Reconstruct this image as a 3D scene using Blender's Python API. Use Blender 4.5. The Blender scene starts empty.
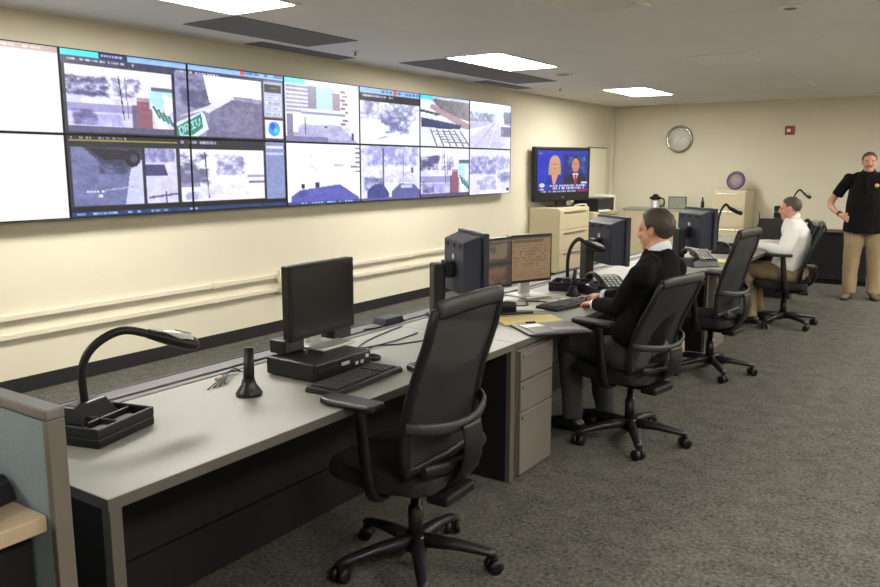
import bpy, bmesh, math, random
import numpy as np
from mathutils import Vector, Matrix, noise
random.seed(7); rng = np.random.default_rng(11)
V = Vector
SC = bpy.context.scene
COL = SC.collection
PI = math.pi

# ------------------------------------------------------------------ materials
def lin(c):
    return tuple(((v/255+0.055)/1.055)**2.4 if v/255 > 0.04045 else v/255/12.92 for v in c)

def mat(name, rgb, rough=0.5, metal=0.0, nscale=40, namp=0.06, bump=0.0, bscale=200, alpha=1.0, spec=0.5):
    """rgb = linear albedo; noise tints it a little and can bump it"""
    m = bpy.data.materials.new(name); m.use_nodes = True
    nt = m.node_tree; b = nt.nodes['Principled BSDF']
    b.inputs['Roughness'].default_value = rough
    b.inputs['Metallic'].default_value = metal
    b.inputs['Specular IOR Level'].default_value = spec
    b.inputs['Alpha'].default_value = alpha
    tc = nt.nodes.new('ShaderNodeTexCoord')
    n = nt.nodes.new('ShaderNodeTexNoise'); n.inputs['Scale'].default_value = nscale; n.inputs['Detail'].default_value = 4
    nt.links.new(tc.outputs['Object'], n.inputs['Vector'])
    mx = nt.nodes.new('ShaderNodeMix'); mx.data_type = 'RGBA'
    mx.inputs['A'].default_value = (*[max(0, c*(1-namp)) for c in rgb], 1)
    mx.inputs['B'].default_value = (*[min(1, c*(1+namp)) for c in rgb], 1)
    nt.links.new(n.outputs['Fac'], mx.inputs['Factor'])
    nt.links.new(mx.outputs['Result'], b.inputs['Base Color'])
    if bump:
        n2 = nt.nodes.new('ShaderNodeTexNoise'); n2.inputs['Scale'].default_value = bscale; n2.inputs['Detail'].default_value = 3
        nt.links.new(tc.outputs['Object'], n2.inputs['Vector'])
        bp = nt.nodes.new('ShaderNodeBump'); bp.inputs['Strength'].default_value = bump; bp.inputs['Distance'].default_value = 0.01
        nt.links.new(n2.outputs['Fac'], bp.inputs['Height']); nt.links.new(bp.outputs['Normal'], b.inputs['Normal'])
    return m

def emit(name, rgb, strength):
    m = bpy.data.materials.new(name); m.use_nodes = True
    nt = m.node_tree; b = nt.nodes['Principled BSDF']
    b.inputs['Base Color'].default_value = (0.02, 0.02, 0.02, 1)
    b.inputs['Emission Color'].default_value = (*rgb, 1)
    b.inputs['Emission Strength'].default_value = strength
    return m

def screen_mat(name, strength):
    m = bpy.data.materials.new(name); m.use_nodes = True
    nt = m.node_tree; b = nt.nodes['Principled BSDF']
    b.inputs['Base Color'].default_value = (0.01, 0.01, 0.012, 1)
    b.inputs['Roughness'].default_value = 0.35
    a = nt.nodes.new('ShaderNodeAttribute'); a.attribute_name = 'picture'
    nt.links.new(a.outputs['Color'], b.inputs['Emission Color'])
    b.inputs['Emission Strength'].default_value = strength
    return m

M = {}
M['wall'] = mat('cream_paint', (0.66, 0.615, 0.485), 0.75, nscale=3, namp=0.03, bump=0.12, bscale=90)
M['trimcream'] = mat('cream_enamel', (0.66, 0.61, 0.48), 0.45, nscale=6, namp=0.03)
M['base'] = mat('black_rubber_base', (0.012, 0.012, 0.013), 0.55)
M['black'] = mat('black_plastic', (0.007, 0.007, 0.0075), 0.45, namp=0.15, spec=0.3)
M['black2'] = mat('satin_black', (0.012, 0.012, 0.013), 0.38, namp=0.1, spec=0.35)
M['slate'] = mat('slate_blue_plastic', (0.022, 0.025, 0.040), 0.5, namp=0.1, spec=0.35)
M['rubber'] = mat('rubber_grey', (0.024, 0.024, 0.024), 0.5, spec=0.35)
M['mesh'] = mat('mesh_weave', (0.020, 0.020, 0.020), 0.8, nscale=300, namp=0.3, alpha=0.95, spec=0.2)
M['cushion'] = mat('black_cushion', (0.007, 0.007, 0.0075), 0.9, nscale=200, namp=0.25, bump=0.2, bscale=500)
M['lam'] = mat('grey_laminate', (0.29, 0.29, 0.262), 0.5, nscale=60, namp=0.04)
M['edge'] = mat('taupe_edge', (0.085, 0.078, 0.068), 0.5)
M['taupe'] = mat('taupe_paint', (0.14, 0.125, 0.105), 0.45, namp=0.04)
M['dark'] = mat('dark_panel', (0.010, 0.010, 0.010), 0.7, spec=0.25)
M['greycap'] = mat('grey_cap', (0.13, 0.122, 0.125), 0.5)
M['post'] = mat('taupe_post', (0.12, 0.105, 0.088), 0.5)
M['fabric'] = mat('blue_grey_fabric', (0.20, 0.26, 0.30), 0.95, nscale=220, namp=0.22, bump=0.3, bscale=400)
M['wood'] = mat('pale_wood', (0.38, 0.30, 0.205), 0.5, nscale=18, namp=0.12)
M['beige'] = mat('beige_steel', (0.52, 0.45, 0.30), 0.42, nscale=8, namp=0.03)
M['chrome'] = mat('brushed_metal', (0.42, 0.41, 0.38), 0.25, metal=1.0)
M['silver'] = mat('silver_plastic', (0.48, 0.48, 0.46), 0.35, metal=0.2)
M['white'] = mat('white_plastic', (0.75, 0.74, 0.70), 0.5)
M['paper'] = mat('white_paper', (0.78, 0.77, 0.72), 0.8)
M['yellow'] = mat('yellow_paper', (0.80, 0.68, 0.30), 0.8)
M['red'] = mat('red_plastic', (0.32, 0.02, 0.02), 0.4)
M['skin'] = mat('skin', (0.58, 0.29, 0.20), 0.55, nscale=25, namp=0.1)
M['hairbrown'] = mat('dark_brown_hair', (0.035, 0.022, 0.015), 0.55, nscale=150, namp=0.5, bump=0.6, bscale=120)
M['hairgrey'] = mat('grey_brown_hair', (0.075, 0.05, 0.035), 0.6, nscale=150, namp=0.4, bump=0.5, bscale=120)
M['sweater'] = mat('black_knit', (0.005, 0.005, 0.0055), 0.95, nscale=250, namp=0.25, bump=0.3, bscale=300, spec=0.12)
M['polo'] = mat('black_polo', (0.006, 0.006, 0.0065), 0.9, nscale=250, namp=0.2, spec=0.15)
M['greytrouser'] = mat('grey_trousers', (0.045, 0.046, 0.052), 0.9, nscale=120, namp=0.2, bump=0.2)
M['khaki'] = mat('khaki_cotton', (0.27, 0.20, 0.112), 0.9, nscale=90, namp=0.1, bump=0.15)
M['shirt'] = mat('white_shirt', (0.70, 0.68, 0.66), 0.85, nscale=50, namp=0.04)
M['collar'] = mat('pale_blue_collar', (0.62, 0.68, 0.74), 0.85)
M['shoeblack'] = mat('black_leather', (0.010, 0.010, 0.011), 0.35)
M['shoebrown'] = mat('brown_leather', (0.10, 0.065, 0.04), 0.5)
M['gold'] = mat('gold_thread', (0.65, 0.45, 0.10), 0.5)
M['ceildark'] = mat('dark_ceiling_tile', (0.17, 0.165, 0.16), 0.9, nscale=60, namp=0.1)
M['ventmetal'] = mat('painted_vent', (0.78, 0.76, 0.72), 0.5)
M['lightpanel'] = emit('light_diffuser', (1.0, 0.96, 0.88), 45.0)
M['eye'] = mat('eye_dark', (0.03, 0.02, 0.015), 0.2)
M['moustache'] = mat('grey_whiskers', (0.15, 0.10, 0.075), 0.7, nscale=120, namp=0.3)
M['softgrey'] = mat('soft_grey', (0.36, 0.35, 0.32), 0.5)
M['glass'] = mat('clock_face', (0.68, 0.66, 0.60), 0.3)
M['blueplaque'] = mat('violet_blue_enamel', (0.035, 0.032, 0.11), 0.35)
M['plaquemid'] = mat('pale_picture', (0.30, 0.22, 0.24), 0.4, nscale=25, namp=0.7)
M['greenish'] = mat('grey_green_print', (0.22, 0.24, 0.18), 0.5, nscale=30, namp=0.5)
M['photoprint'] = mat('dull_print', (0.12, 0.10, 0.08), 0.4, nscale=40, namp=0.6)
M['key'] = mat('key_caps', (0.035, 0.034, 0.033), 0.5, namp=0.2)
M['blackglass'] = mat('dark_screen', (0.006, 0.006, 0.007), 0.22)
M['whiteboard'] = mat('white_board_face', (0.80, 0.76, 0.60), 0.35, nscale=3, namp=0.02)
M['wallscreen'] = screen_mat('video_wall_screen', 1.0)
M['tvscreen'] = screen_mat('television_screen', 0.95)
M['pcscreen'] = screen_mat('desktop_screen', 0.62)

def floor_mat():
    m = bpy.data.materials.new('grey_carpet'); m.use_nodes = True
    nt = m.node_tree; b = nt.nodes['Principled BSDF']; b.inputs['Roughness'].default_value = 1.0
    b.inputs['Specular IOR Level'].default_value = 0.1
    tc = nt.nodes.new('ShaderNodeTexCoord')
    n = nt.nodes.new('ShaderNodeTexNoise'); n.inputs['Scale'].default_value = 52; n.inputs['Detail'].default_value = 5; n.inputs['Roughness'].default_value = 0.75
    n3 = nt.nodes.new('ShaderNodeTexNoise'); n3.inputs['Scale'].default_value = 9; n3.inputs['Detail'].default_value = 4
    for q in (n, n3): nt.links.new(tc.outputs['Object'], q.inputs['Vector'])
    ad = nt.nodes.new('ShaderNodeMath'); ad.operation = 'MULTIPLY_ADD'; ad.inputs[1].default_value = 0.25
    nt.links.new(n3.outputs['Fac'], ad.inputs[0]); nt.links.new(n.outputs['Fac'], ad.inputs[2])
    r = nt.nodes.new('ShaderNodeValToRGB')
    r.color_ramp.elements[0].position = 0.42; r.color_ramp.elements[0].color = (0.017, 0.0165, 0.014, 1)
    r.color_ramp.elements[1].position = 0.82; r.color_ramp.elements[1].color = (0.165, 0.158, 0.138, 1)
    nt.links.new(ad.outputs[0], r.inputs[0]); nt.links.new(r.outputs[0], b.inputs['Base Color'])
    bp = nt.nodes.new('ShaderNodeBump'); bp.inputs['Strength'].default_value = 0.5; bp.inputs['Distance'].default_value = 0.02
    nt.links.new(n.outputs['Fac'], bp.inputs['Height']); nt.links.new(bp.outputs['Normal'], b.inputs['Normal'])
    return m
def ceil_mat():
    m = bpy.data.materials.new('ceiling_tiles'); m.use_nodes = True
    nt = m.node_tree; b = nt.nodes['Principled BSDF']; b.inputs['Roughness'].default_value = 0.95
    tc = nt.nodes.new('ShaderNodeTexCoord'); mp = nt.nodes.new('ShaderNodeMapping')
    mp.inputs['Location'].default_value = (-1.12, -0.02, 0)
    nt.links.new(tc.outputs['Object'], mp.inputs['Vector'])
    br = nt.nodes.new('ShaderNodeTexBrick'); br.offset = 0; br.squash = 1
    for k, v in (('Scale', 1), ('Mortar Size', 0.010), ('Mortar Smooth', 0.2), ('Bias', 0), ('Brick Width', 0.66), ('Row Height', 0.667)):
        br.inputs[k].default_value = v
    br.inputs['Color1'].default_value = (0.85, 0.83, 0.81, 1); br.inputs['Color2'].default_value = (0.88, 0.86, 0.84, 1)
    br.inputs['Mortar'].default_value = (0.90, 0.88, 0.84, 1)
    nt.links.new(mp.outputs[0], br.inputs['Vector'])
    n = nt.nodes.new('ShaderNodeTexNoise'); n.inputs['Scale'].default_value = 130; n.inputs['Detail'].default_value = 3
    nt.links.new(tc.outputs['Object'], n.inputs['Vector'])
    mx = nt.nodes.new('ShaderNodeMix'); mx.data_type = 'RGBA'; mx.blend_type = 'MULTIPLY'; mx.inputs['Factor'].default_value = 0.25
    nt.links.new(br.outputs['Color'], mx.inputs['A']); nt.links.new(n.outputs['Color'], mx.inputs['B'])
    nt.links.new(mx.outputs['Result'], b.inputs['Base Color'])
    bp = nt.nodes.new('ShaderNodeBump'); bp.inputs['Strength'].default_value = 0.25
    nt.links.new(br.outputs['Fac'], bp.inputs['Height']); bp.invert = True
    nt.links.new(bp.outputs['Normal'], b.inputs['Normal'])
    return m
M['carpet'] = floor_mat(); M['ceil'] = ceil_mat()

# ------------------------------------------------------------------ mesh helpers
def catmull(pts, n=6):
    pts = [V(p) for p in pts]
    if len(pts) < 3: return pts
    P = [pts[0]*2-pts[1]] + pts + [pts[-1]*2-pts[-2]]
    out = []
    for i in range(1, len(P)-2):
        a, b, c, d = P[i-1], P[i], P[i+1], P[i+2]
        for k in range(n):
            t = k/n
            out.append(0.5*((2*b)+(c-a)*t+(2*a-5*b+4*c-d)*t*t+(3*b-a-3*c+d)*t**3))
    out.append(pts[-1]); return out

def lerp_list(vals, n):
    """resample a list of scalars / pairs to n entries"""
    out = []
    for i in range(n):
        t = i/(n-1)*(len(vals)-1); k = min(int(t), len(vals)-2); f = t-k
        a, b = vals[k], vals[k+1]
        out.append(tuple(x*(1-f)+y*f for x, y in zip(a, b)) if isinstance(a, tuple) else a*(1-f)+b*f)
    return out

class MB:
    def __init__(s): s.bm = bmesh.new()
    def box(s, c, size, rz=0, bev=0.0, rot=None, seg=2):
        r = bmesh.ops.create_cube(s.bm, size=1.0)
        vs = r['verts']
        R = (rot.to_3x3() if rot is not None else Matrix.Rotation(rz, 3, 'Z'))
        for v in vs: v.co = V((v.co.x*size[0], v.co.y*size[1], v.co.z*size[2]))
        if bev:
            es = list({e for v in vs for e in v.link_edges})
            b = min(bev, min(size)*0.45)
            rr = bmesh.ops.bevel(s.bm, geom=es, offset=b, segments=seg, affect='EDGES', profile=0.5)
            vs = list({v for f in rr['faces'] for v in f.verts} | {v for v in vs if v.is_valid})
        for v in vs: v.co = R @ v.co + V(c)
        return s
    def span(s, a, b, bev=0.0):
        a, b = V(a), V(b)
        return s.box((a+b)/2, tuple(abs(x) for x in (b-a)), bev=bev)
    def loft(s, pts, rads, seg=12, side=None, caps=True, closed=False):
        pts = [V(p) for p in pts]; n = len(pts)
        if not isinstance(rads, (list,)): rads = [rads]*n
        if len(rads) != n: rads = lerp_list(rads, n)
        rings = []; a = None
        for i, p in enumerate(pts):
            if closed: t = pts[(i+1) % n]-pts[i-1]
            else: t = pts[min(i+1, n-1)]-pts[max(i-1, 0)]
            t.normalize()
            if side is not None: ref = V(side)
            elif a is None: ref = V((0, 0, 1)) if abs(t.z) < 0.9 else V((1, 0, 0))
            else: ref = a
            a = (ref - t*ref.dot(t)).normalized(); b = t.cross(a)
            r = rads[i]; ra, rb = r if isinstance(r, tuple) else (r, r)
            rings.append([s.bm.verts.new(p + a*ra*math.cos(2*PI*k/seg) + b*rb*math.sin(2*PI*k/seg)) for k in range(seg)])
        m = n if closed else n-1
        for i in range(m):
            A, B = rings[i], rings[(i+1) % n]
            for k in range(seg):
                f = s.bm.faces.new((A[k], A[(k+1) % seg], B[(k+1) % seg], B[k])); f.smooth = True
        if caps and not closed:
            s.bm.faces.new(rings[0][::-1]); s.bm.faces.new(rings[-1])
        return s
    def tube(s, pts, r, seg=10, n=6, **k):
        p = catmull(pts, n)
        return s.loft(p, r if not isinstance(r, list) else lerp_list(r, len(p)), seg, **k)
    def ell(s, c, r, rot=None, u=14, v=9):
        rr = bmesh.ops.create_uvsphere(s.bm, u_segments=u, v_segments=v, radius=1.0)
        R = rot.to_3x3() if rot is not None else Matrix.Identity(3)
        for q in rr['verts']: q.co = R @ V((q.co.x*r[0], q.co.y*r[1], q.co.z*r[2])) + V(c)
        for f in {f for q in rr['verts'] for f in q.link_faces}: f.smooth = True
        return s
    def lathe(s, prof, c=(0, 0, 0), seg=20, rot=None):
        R = rot.to_3x3() if rot is not None else Matrix.Identity(3); c = V(c)
        rings = []
        for r, z in prof:
            rings.append([s.bm.verts.new(R @ V((max(r, 1e-5)*math.cos(2*PI*k/seg), max(r, 1e-5)*math.sin(2*PI*k/seg), z)) + c) for k in range(seg)])
        for A, B in zip(rings, rings[1:]):
            for k in range(seg):
                f = s.bm.faces.new((A[k], A[(k+1) % seg], B[(k+1) % seg], B[k])); f.smooth = True
        s.bm.faces.new(rings[0][::-1]); s.bm.faces.new(rings[-1]); return s
    def prism(s, poly, z0, z1, bev=0.0):
        a = [s.bm.verts.new((x, y, z0)) for x, y in poly]; b = [s.bm.verts.new((x, y, z1)) for x, y in poly]
        n = len(poly); fs = [s.bm.faces.new(a[::-1]), s.bm.faces.new(b)]
        for i in range(n): fs.append(s.bm.faces.new((a[i], a[(i+1) % n], b[(i+1) % n], b[i])))
        if bev:
            bmesh.ops.bevel(s.bm, geom=list({e for f in fs for e in f.edges}), offset=bev, segments=2, affect='EDGES', profile=0.5)
        return s
    def frustum(s, c0, s0, c1, s1, axis='X', bev=0.0):
        """box that tapers from rectangle s0 (at c0) to s1 (at c1) along axis"""
        def rect(c, sz):
            c = V(c); o = []
            for i, j in ((-1, -1), (1, -1), (1, 1), (-1, 1)):
                d = (0, i*sz[0]/2, j*sz[1]/2) if axis == 'X' else ((i*sz[0]/2, j*sz[1]/2, 0) if axis == 'Z' else (i*sz[0]/2, 0, j*sz[1]/2))
                o.append(s.bm.verts.new(c+V(d)))
            return o
        a, b = rect(c0, s0), rect(c1, s1)
        fs = [s.bm.faces.new(a[::-1]), s.bm.faces.new(b)]
        for i in range(4): fs.append(s.bm.faces.new((a[i], a[(i+1) % 4], b[(i+1) % 4], b[i])))
        if bev: bmesh.ops.bevel(s.bm, geom=list({e for f in fs for e in f.edges}), offset=bev, segments=2, affect='EDGES', profile=0.5)
        return s
    def build(s, name, m, parent=None, label=None):
        bmesh.ops.recalc_face_normals(s.bm, faces=s.bm.faces[:])
        me = bpy.data.meshes.new(name); s.bm.to_mesh(me); s.bm.free()
        me.materials.append(m)
        o = bpy.data.objects.new(name, me); COL.objects.link(o)
        if parent is not None: o.parent = parent
        if label: o['label'] = label
        return o

def tag(o, label, cat, group=None, kind=None):
    o['label'] = label; o['category'] = cat
    if group: o['group'] = group
    if kind: o['kind'] = kind
    return o
def thing(name, label, cat, loc=(0, 0, 0), rz=0, group=None):
    o = bpy.data.objects.new(name, None); COL.objects.link(o)
    o.empty_display_size = 0.1; o.location = loc; o.rotation_euler = (0, 0, rz)
    return tag(o, label, cat, group)
def struct(o):
    o['kind'] = 'structure'; return o
def copy_tree(o, parent=None):
    c = o.copy(); COL.objects.link(c); c.parent = parent
    for ch in list(o.children): copy_tree(ch, c)
    return c
def dup(o, loc, rz, label):
    c = copy_tree(o); c.location = loc; c.rotation_euler = (0, 0, rz); c['label'] = label
    return c
def heading(f): return math.atan2(f[1], f[0])

# ------------------------------------------------------------------ the room
D, H, RX, FY = 14.03, 2.70, 8.3, -1.6
struct(MB().span((-0.2, FY-0.2, -0.1), (RX+0.2, D+0.2, 0)).build('floor', M['carpet']))
struct(MB().span((-0.2, FY-0.2, H), (RX+0.2, D+0.2, H+0.1)).build('ceiling', M['ceil']))
struct(MB().span((-0.15, FY, 0), (0, D, H)).build('wall_left', M['wall']))
struct(MB().span((-0.15, D, 0), (RX+0.15, D+0.15, H)).build('wall_back', M['wall']))
struct(MB().span((RX, FY, 0), (RX+0.15, D, H)).build('wall_right', M['wall']))
struct(MB().span((-0.15, FY-0.15, 0), (RX+0.15, FY, H)).build('wall_front', M['wall']))
struct(MB().span((0, FY, 0), (0.012, D, 0.115), bev=0.003).build('baseboard_left', M['base']))
struct(MB().span((0.012, D-0.012, 0), (RX, D, 0.115), bev=0.003).build('baseboard_back', M['base']))
struct(MB().span((RX-0.012, FY, 0), (RX, D-0.012, 0.115)).build('baseboard_right', M['base']))
# vertical pipe chase in the corner
struct(MB().span((0, D-0.10, 0.12), (0.05, D-0.04, H)).build('trim_1', M['trimcream']))

# surface conduits along the left wall
def conduit(z, label):
    c = thing('wall_conduit', label, 'conduit', (0, 0, z))
    MB().span((0.0, FY, -0.022), (0.035, 10.1, 0.022), bev=0.006).build('channel', M['trimcream'], c)
    for y in (1.6, 4.65, 7.6):
        MB().span((0.0, y-0.03, -0.027), (0.04, y+0.03, 0.027), bev=0.005).build('coupling', M['trimcream'], c)
    return c
conduit(0.565, 'upper of two cream metal conduits running along the left wall')
conduit(0.43, 'lower of two cream metal conduits running along the left wall')
b = thing('junction_box', 'cream outlet box joining the two conduits on the left wall behind the black screen', 'junction box', (0.0, 5.46, 0.5))
MB().span((0.036, -0.055, 0.0), (0.075, 0.055, 0.13), bev=0.006).build('housing', M['trimcream'], b)
MB().span((0.075, -0.035, 0.02), (0.080, 0.035, 0.11), bev=0.002).build('cover_plate', M['white'], b)
p = thing('outlet_plug', 'small pale plug hanging below the outlet box on the left wall', 'plug', (0.036, 5.44, 0.40))
MB().span((0.0, -0.03, 0.0), (0.05, 0.03, 0.055), bev=0.01).build('plug_body', M['silver'], p)
MB().tube([(0.03, 0, 0.005), (0.045, 0.01, -0.05), (0.03, 0.03, -0.09)], 0.006).build('lead', M['rubber'], p)

# ceiling fittings
def ceiling_light(y0, label, x0=1.12):
    r = thing('ceiling_light', label, 'ceiling light', (x0+0.33, y0+0.667, H), group='recessed ceiling lights')
    f = MB()
    f.span((-0.325, -0.662, -0.012), (0.325, -0.635, 0)); f.span((-0.325, 0.635, -0.012), (0.325, 0.662, 0))
    f.span((-0.325, -0.635, -0.012), (-0.298, 0.635, 0)); f.span((0.298, -0.635, -0.012), (0.325, 0.635, 0))
    f.build('light_frame', M['white'], r)
    MB().span((-0.298, -0.635, -0.008), (0.298, 0.635, -0.001)).build('diffuser', M['lightpanel'], r)
    return r
ceiling_light(2.69, 'bright recessed ceiling light nearest the camera, cut by the top edge of the photo')
ceiling_light(6.69, 'middle bright recessed ceiling light in front of the video wall')
ceiling_light(10.69, 'farthest bright recessed ceiling light near the television')
ceiling_light(-1.31, 'recessed ceiling light at the camera end of the row by the left wall')
ceiling_light(0.02, 'added unseen fill light in the ceiling by the right wall near the camera', 6.4)  # whole right-hand row is unseen, added as fill for back wall and ceiling
ceiling_light(6.02, 'added unseen fill light in the ceiling by the right wall farther along', 6.4)
ceiling_light(10.69, 'added unseen fill light in the ceiling by the right wall at the far end', 6.4)
ceiling_light(3.02, 'added unseen fill light in the ceiling by the right wall, second from the camera', 6.4)
ceiling_light(8.35, 'added unseen fill light in the ceiling by the right wall, second from the far end', 6.4)

def dark_tile(x0, x1, y0, y1, label):
    return tag(MB().span((x0, y0, H-0.006), (x1, y1, H-0.0005)).build('dark_ceiling_panel', M['ceildark']), label, 'ceiling panel')
dark_tile(0.50, 1.09, 6.80, 9.35, 'long dark grey ceiling panel beside the middle ceiling light')
dark_tile(0.18, 0.40, 8.80, 10.0, 'narrow dark ceiling strip over the far end of the video wall')
dark_tile(0.50, 1.09, 4.06, 5.42, 'long dark grey ceiling panel beside the nearest ceiling light')
dark_tile(0.14, 0.36, 5.00, 6.25, 'narrow dark ceiling strip over the middle of the video wall')

def vent(x0, x1, y0, y1, label):
    r = thing('ceiling_vent', label, 'air vent', ((x0+x1)/2, (y0+y1)/2, H), group='ceiling air vents')
    a, c = (x1-x0)/2, (y1-y0)/2
    f = MB()
    t = 0.05
    f.span((-a, -c, -0.014), (a, -c+t, 0), bev=.004); f.span((-a, c-t, -0.014), (a, c, 0), bev=.004)
    f.span((-a, -c+t, -0.014), (-a+t, c-t, 0), bev=.004); f.span((a-t, -c+t, -0.014), (a, c-t, 0), bev=.004)
    f.build('vent_frame', M['ventmetal'], r)
    MB().span((-a+t, -c+t, -0.004), (a-t, c-t, -0.001)).build('duct', M['dark'], r)
    n = 5
    for i in range(n):
        y = -c+t+(2*(c-t))*(i+0.5)/n
        MB().box((0, y, -0.014), (2*(a-t), 0.045, 0.004), rot=Matrix.Rotation(math.radians(-32), 4, 'X')).build('louver', M['ventmetal'], r)
    return r
vent(3.14, 3.70, 4.72, 5.34, 'square louvered ceiling vent nearest the camera, at the top edge of the photo')
vent(3.14, 3.70, 8.00, 8.66, 'louvered ceiling vent in the middle of the ceiling')
vent(3.14, 3.74, 11.2, 11.8, 'louvered ceiling vent farthest away, above the red alarm')
def sprinkler(x, y, label):
    r = thing('sprinkler_head', label, 'sprinkler', (x, y, H), group='ceiling sprinklers')
    MB().lathe([(0.035, 0), (0.035, -0.004), (0.022, -0.010)]).build('escutcheon', M['ventmetal'], r)
    MB().lathe([(0.010, -0.008), (0.010, -0.035), (0.020, -0.038), (0.020, -0.041)], seg=12).build('deflector', M['chrome'], r)
sprinkler(0.735, 10.2, 'small ceiling sprinkler above the television')
sprinkler(0.66, 5.9, 'small ceiling sprinkler between the two dark ceiling panels')
r = thing('smoke_detector', 'round flat detector on the ceiling at the upper right', 'smoke detector', (4.47, 5.93, H))
MB().lathe([(0.075, 0), (0.075, -0.010), (0.055, -0.018), (0.02, -0.02)]).build('detector_body', M['ventmetal'], r)
MB().lathe([(0.045, -0.0185), (0.035, -0.0215), (0.02, -0.0215)]).build('sensor_ring', M['taupe'], r)
r = thing('ceiling_speaker', 'round dim speaker grille in the ceiling behind the middle light', 'ceiling speaker', (1.47, 8.72, H))
MB().lathe([(0.12, 0), (0.12, -0.006), (0.10, -0.009)], seg=28).build('speaker_ring', M['ventmetal'], r)
MB().lathe([(0.10, -0.008), (0.05, -0.011), (0.01, -0.0115)], seg=28).build('speaker_grille', M['taupe'], r)

# ------------------------------------------------------------------ pictures on the screens (painted procedurally as point colours)
FONT = {'D': '11110 10001 10001 10001 10001 10001 11110', 'R': '11110 10001 10001 11110 10100 10010 10001', 'I': '11111 00100 00100 00100 00100 00100 11111',
        'V': '10001 10001 10001 10001 10001 01010 00100'}
class Canvas:
    def __init__(s, w, h, bg=(0, 0, 0)):
        s.w, s.h = w, h; s.a = np.zeros((h, w, 3)); s.a[:] = bg
        s.X, s.Y = np.meshgrid((np.arange(w)+.5)/w, (np.arange(h)+.5)/h)
        s.win = (0, 0, 1, 1)
    def window(s, x0, y0, x1, y1): s.win = (x0, y0, x1, y1); return s
    def uv(s):
        x0, y0, x1, y1 = s.win
        return (s.X-x0)/(x1-x0), (s.Y-y0)/(y1-y0)
    def put(s, mask, col, al=1.0):
        U, W = s.uv(); mask = mask & (U >= 0) & (U <= 1) & (W >= 0) & (W <= 1)
        al = np.broadcast_to(al, mask.shape)[mask][:, None] if np.ndim(al) else al
        c = np.asarray(col, float)
        c = c[mask] if c.ndim == 3 else c
        s.a[mask] = s.a[mask]*(1-al)+c*al
    def fill(s, col): U, W = s.uv(); s.put(U > -9, col)
    def rect(s, x0, y0, x1, y1, col, al=1.0):
        U, W = s.uv(); s.put((U >= x0) & (U < x1) & (W >= y0) & (W < y1), col, al)
    def poly(s, pts, col, al=1.0):
        U, W = s.uv(); ins = np.zeros(U.shape, bool); n = len(pts)
        for i in range(n):
            (xa, ya), (xb, yb) = pts[i], pts[(i+1) % n]
            if ya == yb: continue
            ins ^= ((ya > W) != (yb > W)) & (U < (xb-xa)*(W-ya)/(yb-ya)+xa)
        s.put(ins, col, al)
    def disc(s, cx, cy, rx, ry, col, al=1.0):
        U, W = s.uv(); s.put(((U-cx)/rx)**2+((W-cy)/ry)**2 < 1, col, al)
    def line(s, x0, y0, x1, y1, t, col, al=1.0):
        U, W = s.uv(); dx, dy = x1-x0, y1-y0; L = dx*dx+dy*dy
        k = np.clip(((U-x0)*dx+(W-y0)*dy)/L, 0, 1)
        s.put((U-x0-k*dx)**2+(W-y0-k*dy)**2 < t*t, col, al)
    def noise(s, sx, sy, seed=0):
        r = np.random.default_rng(seed); U, W = s.uv(); tot = 0; amp = 1; acc = 0
        for o in range(5):
            g = r.random((int(sy*2**o)+3, int(sx*2**o)+3))
            x = np.clip(U, 0, 1)*sx*2**o; y = np.clip(W, 0, 1)*sy*2**o
            i = x.astype(int); j = y.astype(int); fx = x-i; fy = y-j
            fx = fx*fx*(3-2*fx); fy = fy*fy*(3-2*fy)
            v = (g[j, i]*(1-fx)+g[j, i+1]*fx)*(1-fy)+(g[j+1, i]*(1-fx)+g[j+1, i+1]*fx)*fy
            tot = tot+v*amp; acc += amp; amp *= 0.72
        return tot/acc
    def blob(s, x0, y0, x1, y1, col, th=0.5, sc=(8, 8), seed=1, al=0.82, soft=0.30):
        """noisy patch (trees, shrubs, cars) inside a box"""
        U, W = s.uv(); n = s.noise(*sc, seed)
        e = np.minimum(np.minimum((U-x0)/(x1-x0), (x1-U)/(x1-x0)), np.minimum((W-y0)/(y1-y0), (y1-W)/(y1-y0)))
        k = np.clip((n+np.clip(e*3, 0, 0.5)-0.5-th+0.15)/soft, 0, 1)*al
        s.put(e > 0, col, k)
    def shade(s, c0, c1, sc=(6, 6), seed=3):
        n = s.noise(*sc, seed)[..., None]; s.put(np.ones(s.X.shape, bool), np.asarray(c0)*(1-n)+np.asarray(c1)*n)
    def dashes(s, x0, y0, x1, y1, col, n, seed=0, fill=0.7):
        r = np.random.default_rng(seed); x = x0; w = (x1-x0)/n
        for i in range(n):
            if r.random() < fill: s.rect(x, y0, x+w*(0.6+0.4*r.random()), y1, col, 0.6+0.4*r.random())
            x += w
    def text(s, txt, pts, col):
        """letters laid on a quad given by top-left, top-right, bottom-left in window units"""
        tl, tr, bl = map(np.array, pts); n = len(txt); ex = (tr-tl)/(n*6); ey = (bl-tl)/7
        for i, ch in enumerate(txt):
            for j, row in enumerate(FONT[ch].split()):
                for k, b in enumerate(row):
                    if b == '1':
                        p = tl+ex*(i*6+k)+ey*j
                        s.poly([tuple(p), tuple(p+ex*1.25), tuple(p+ex*1.25+ey*1.15), tuple(p+ey*1.15)], col)

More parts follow.
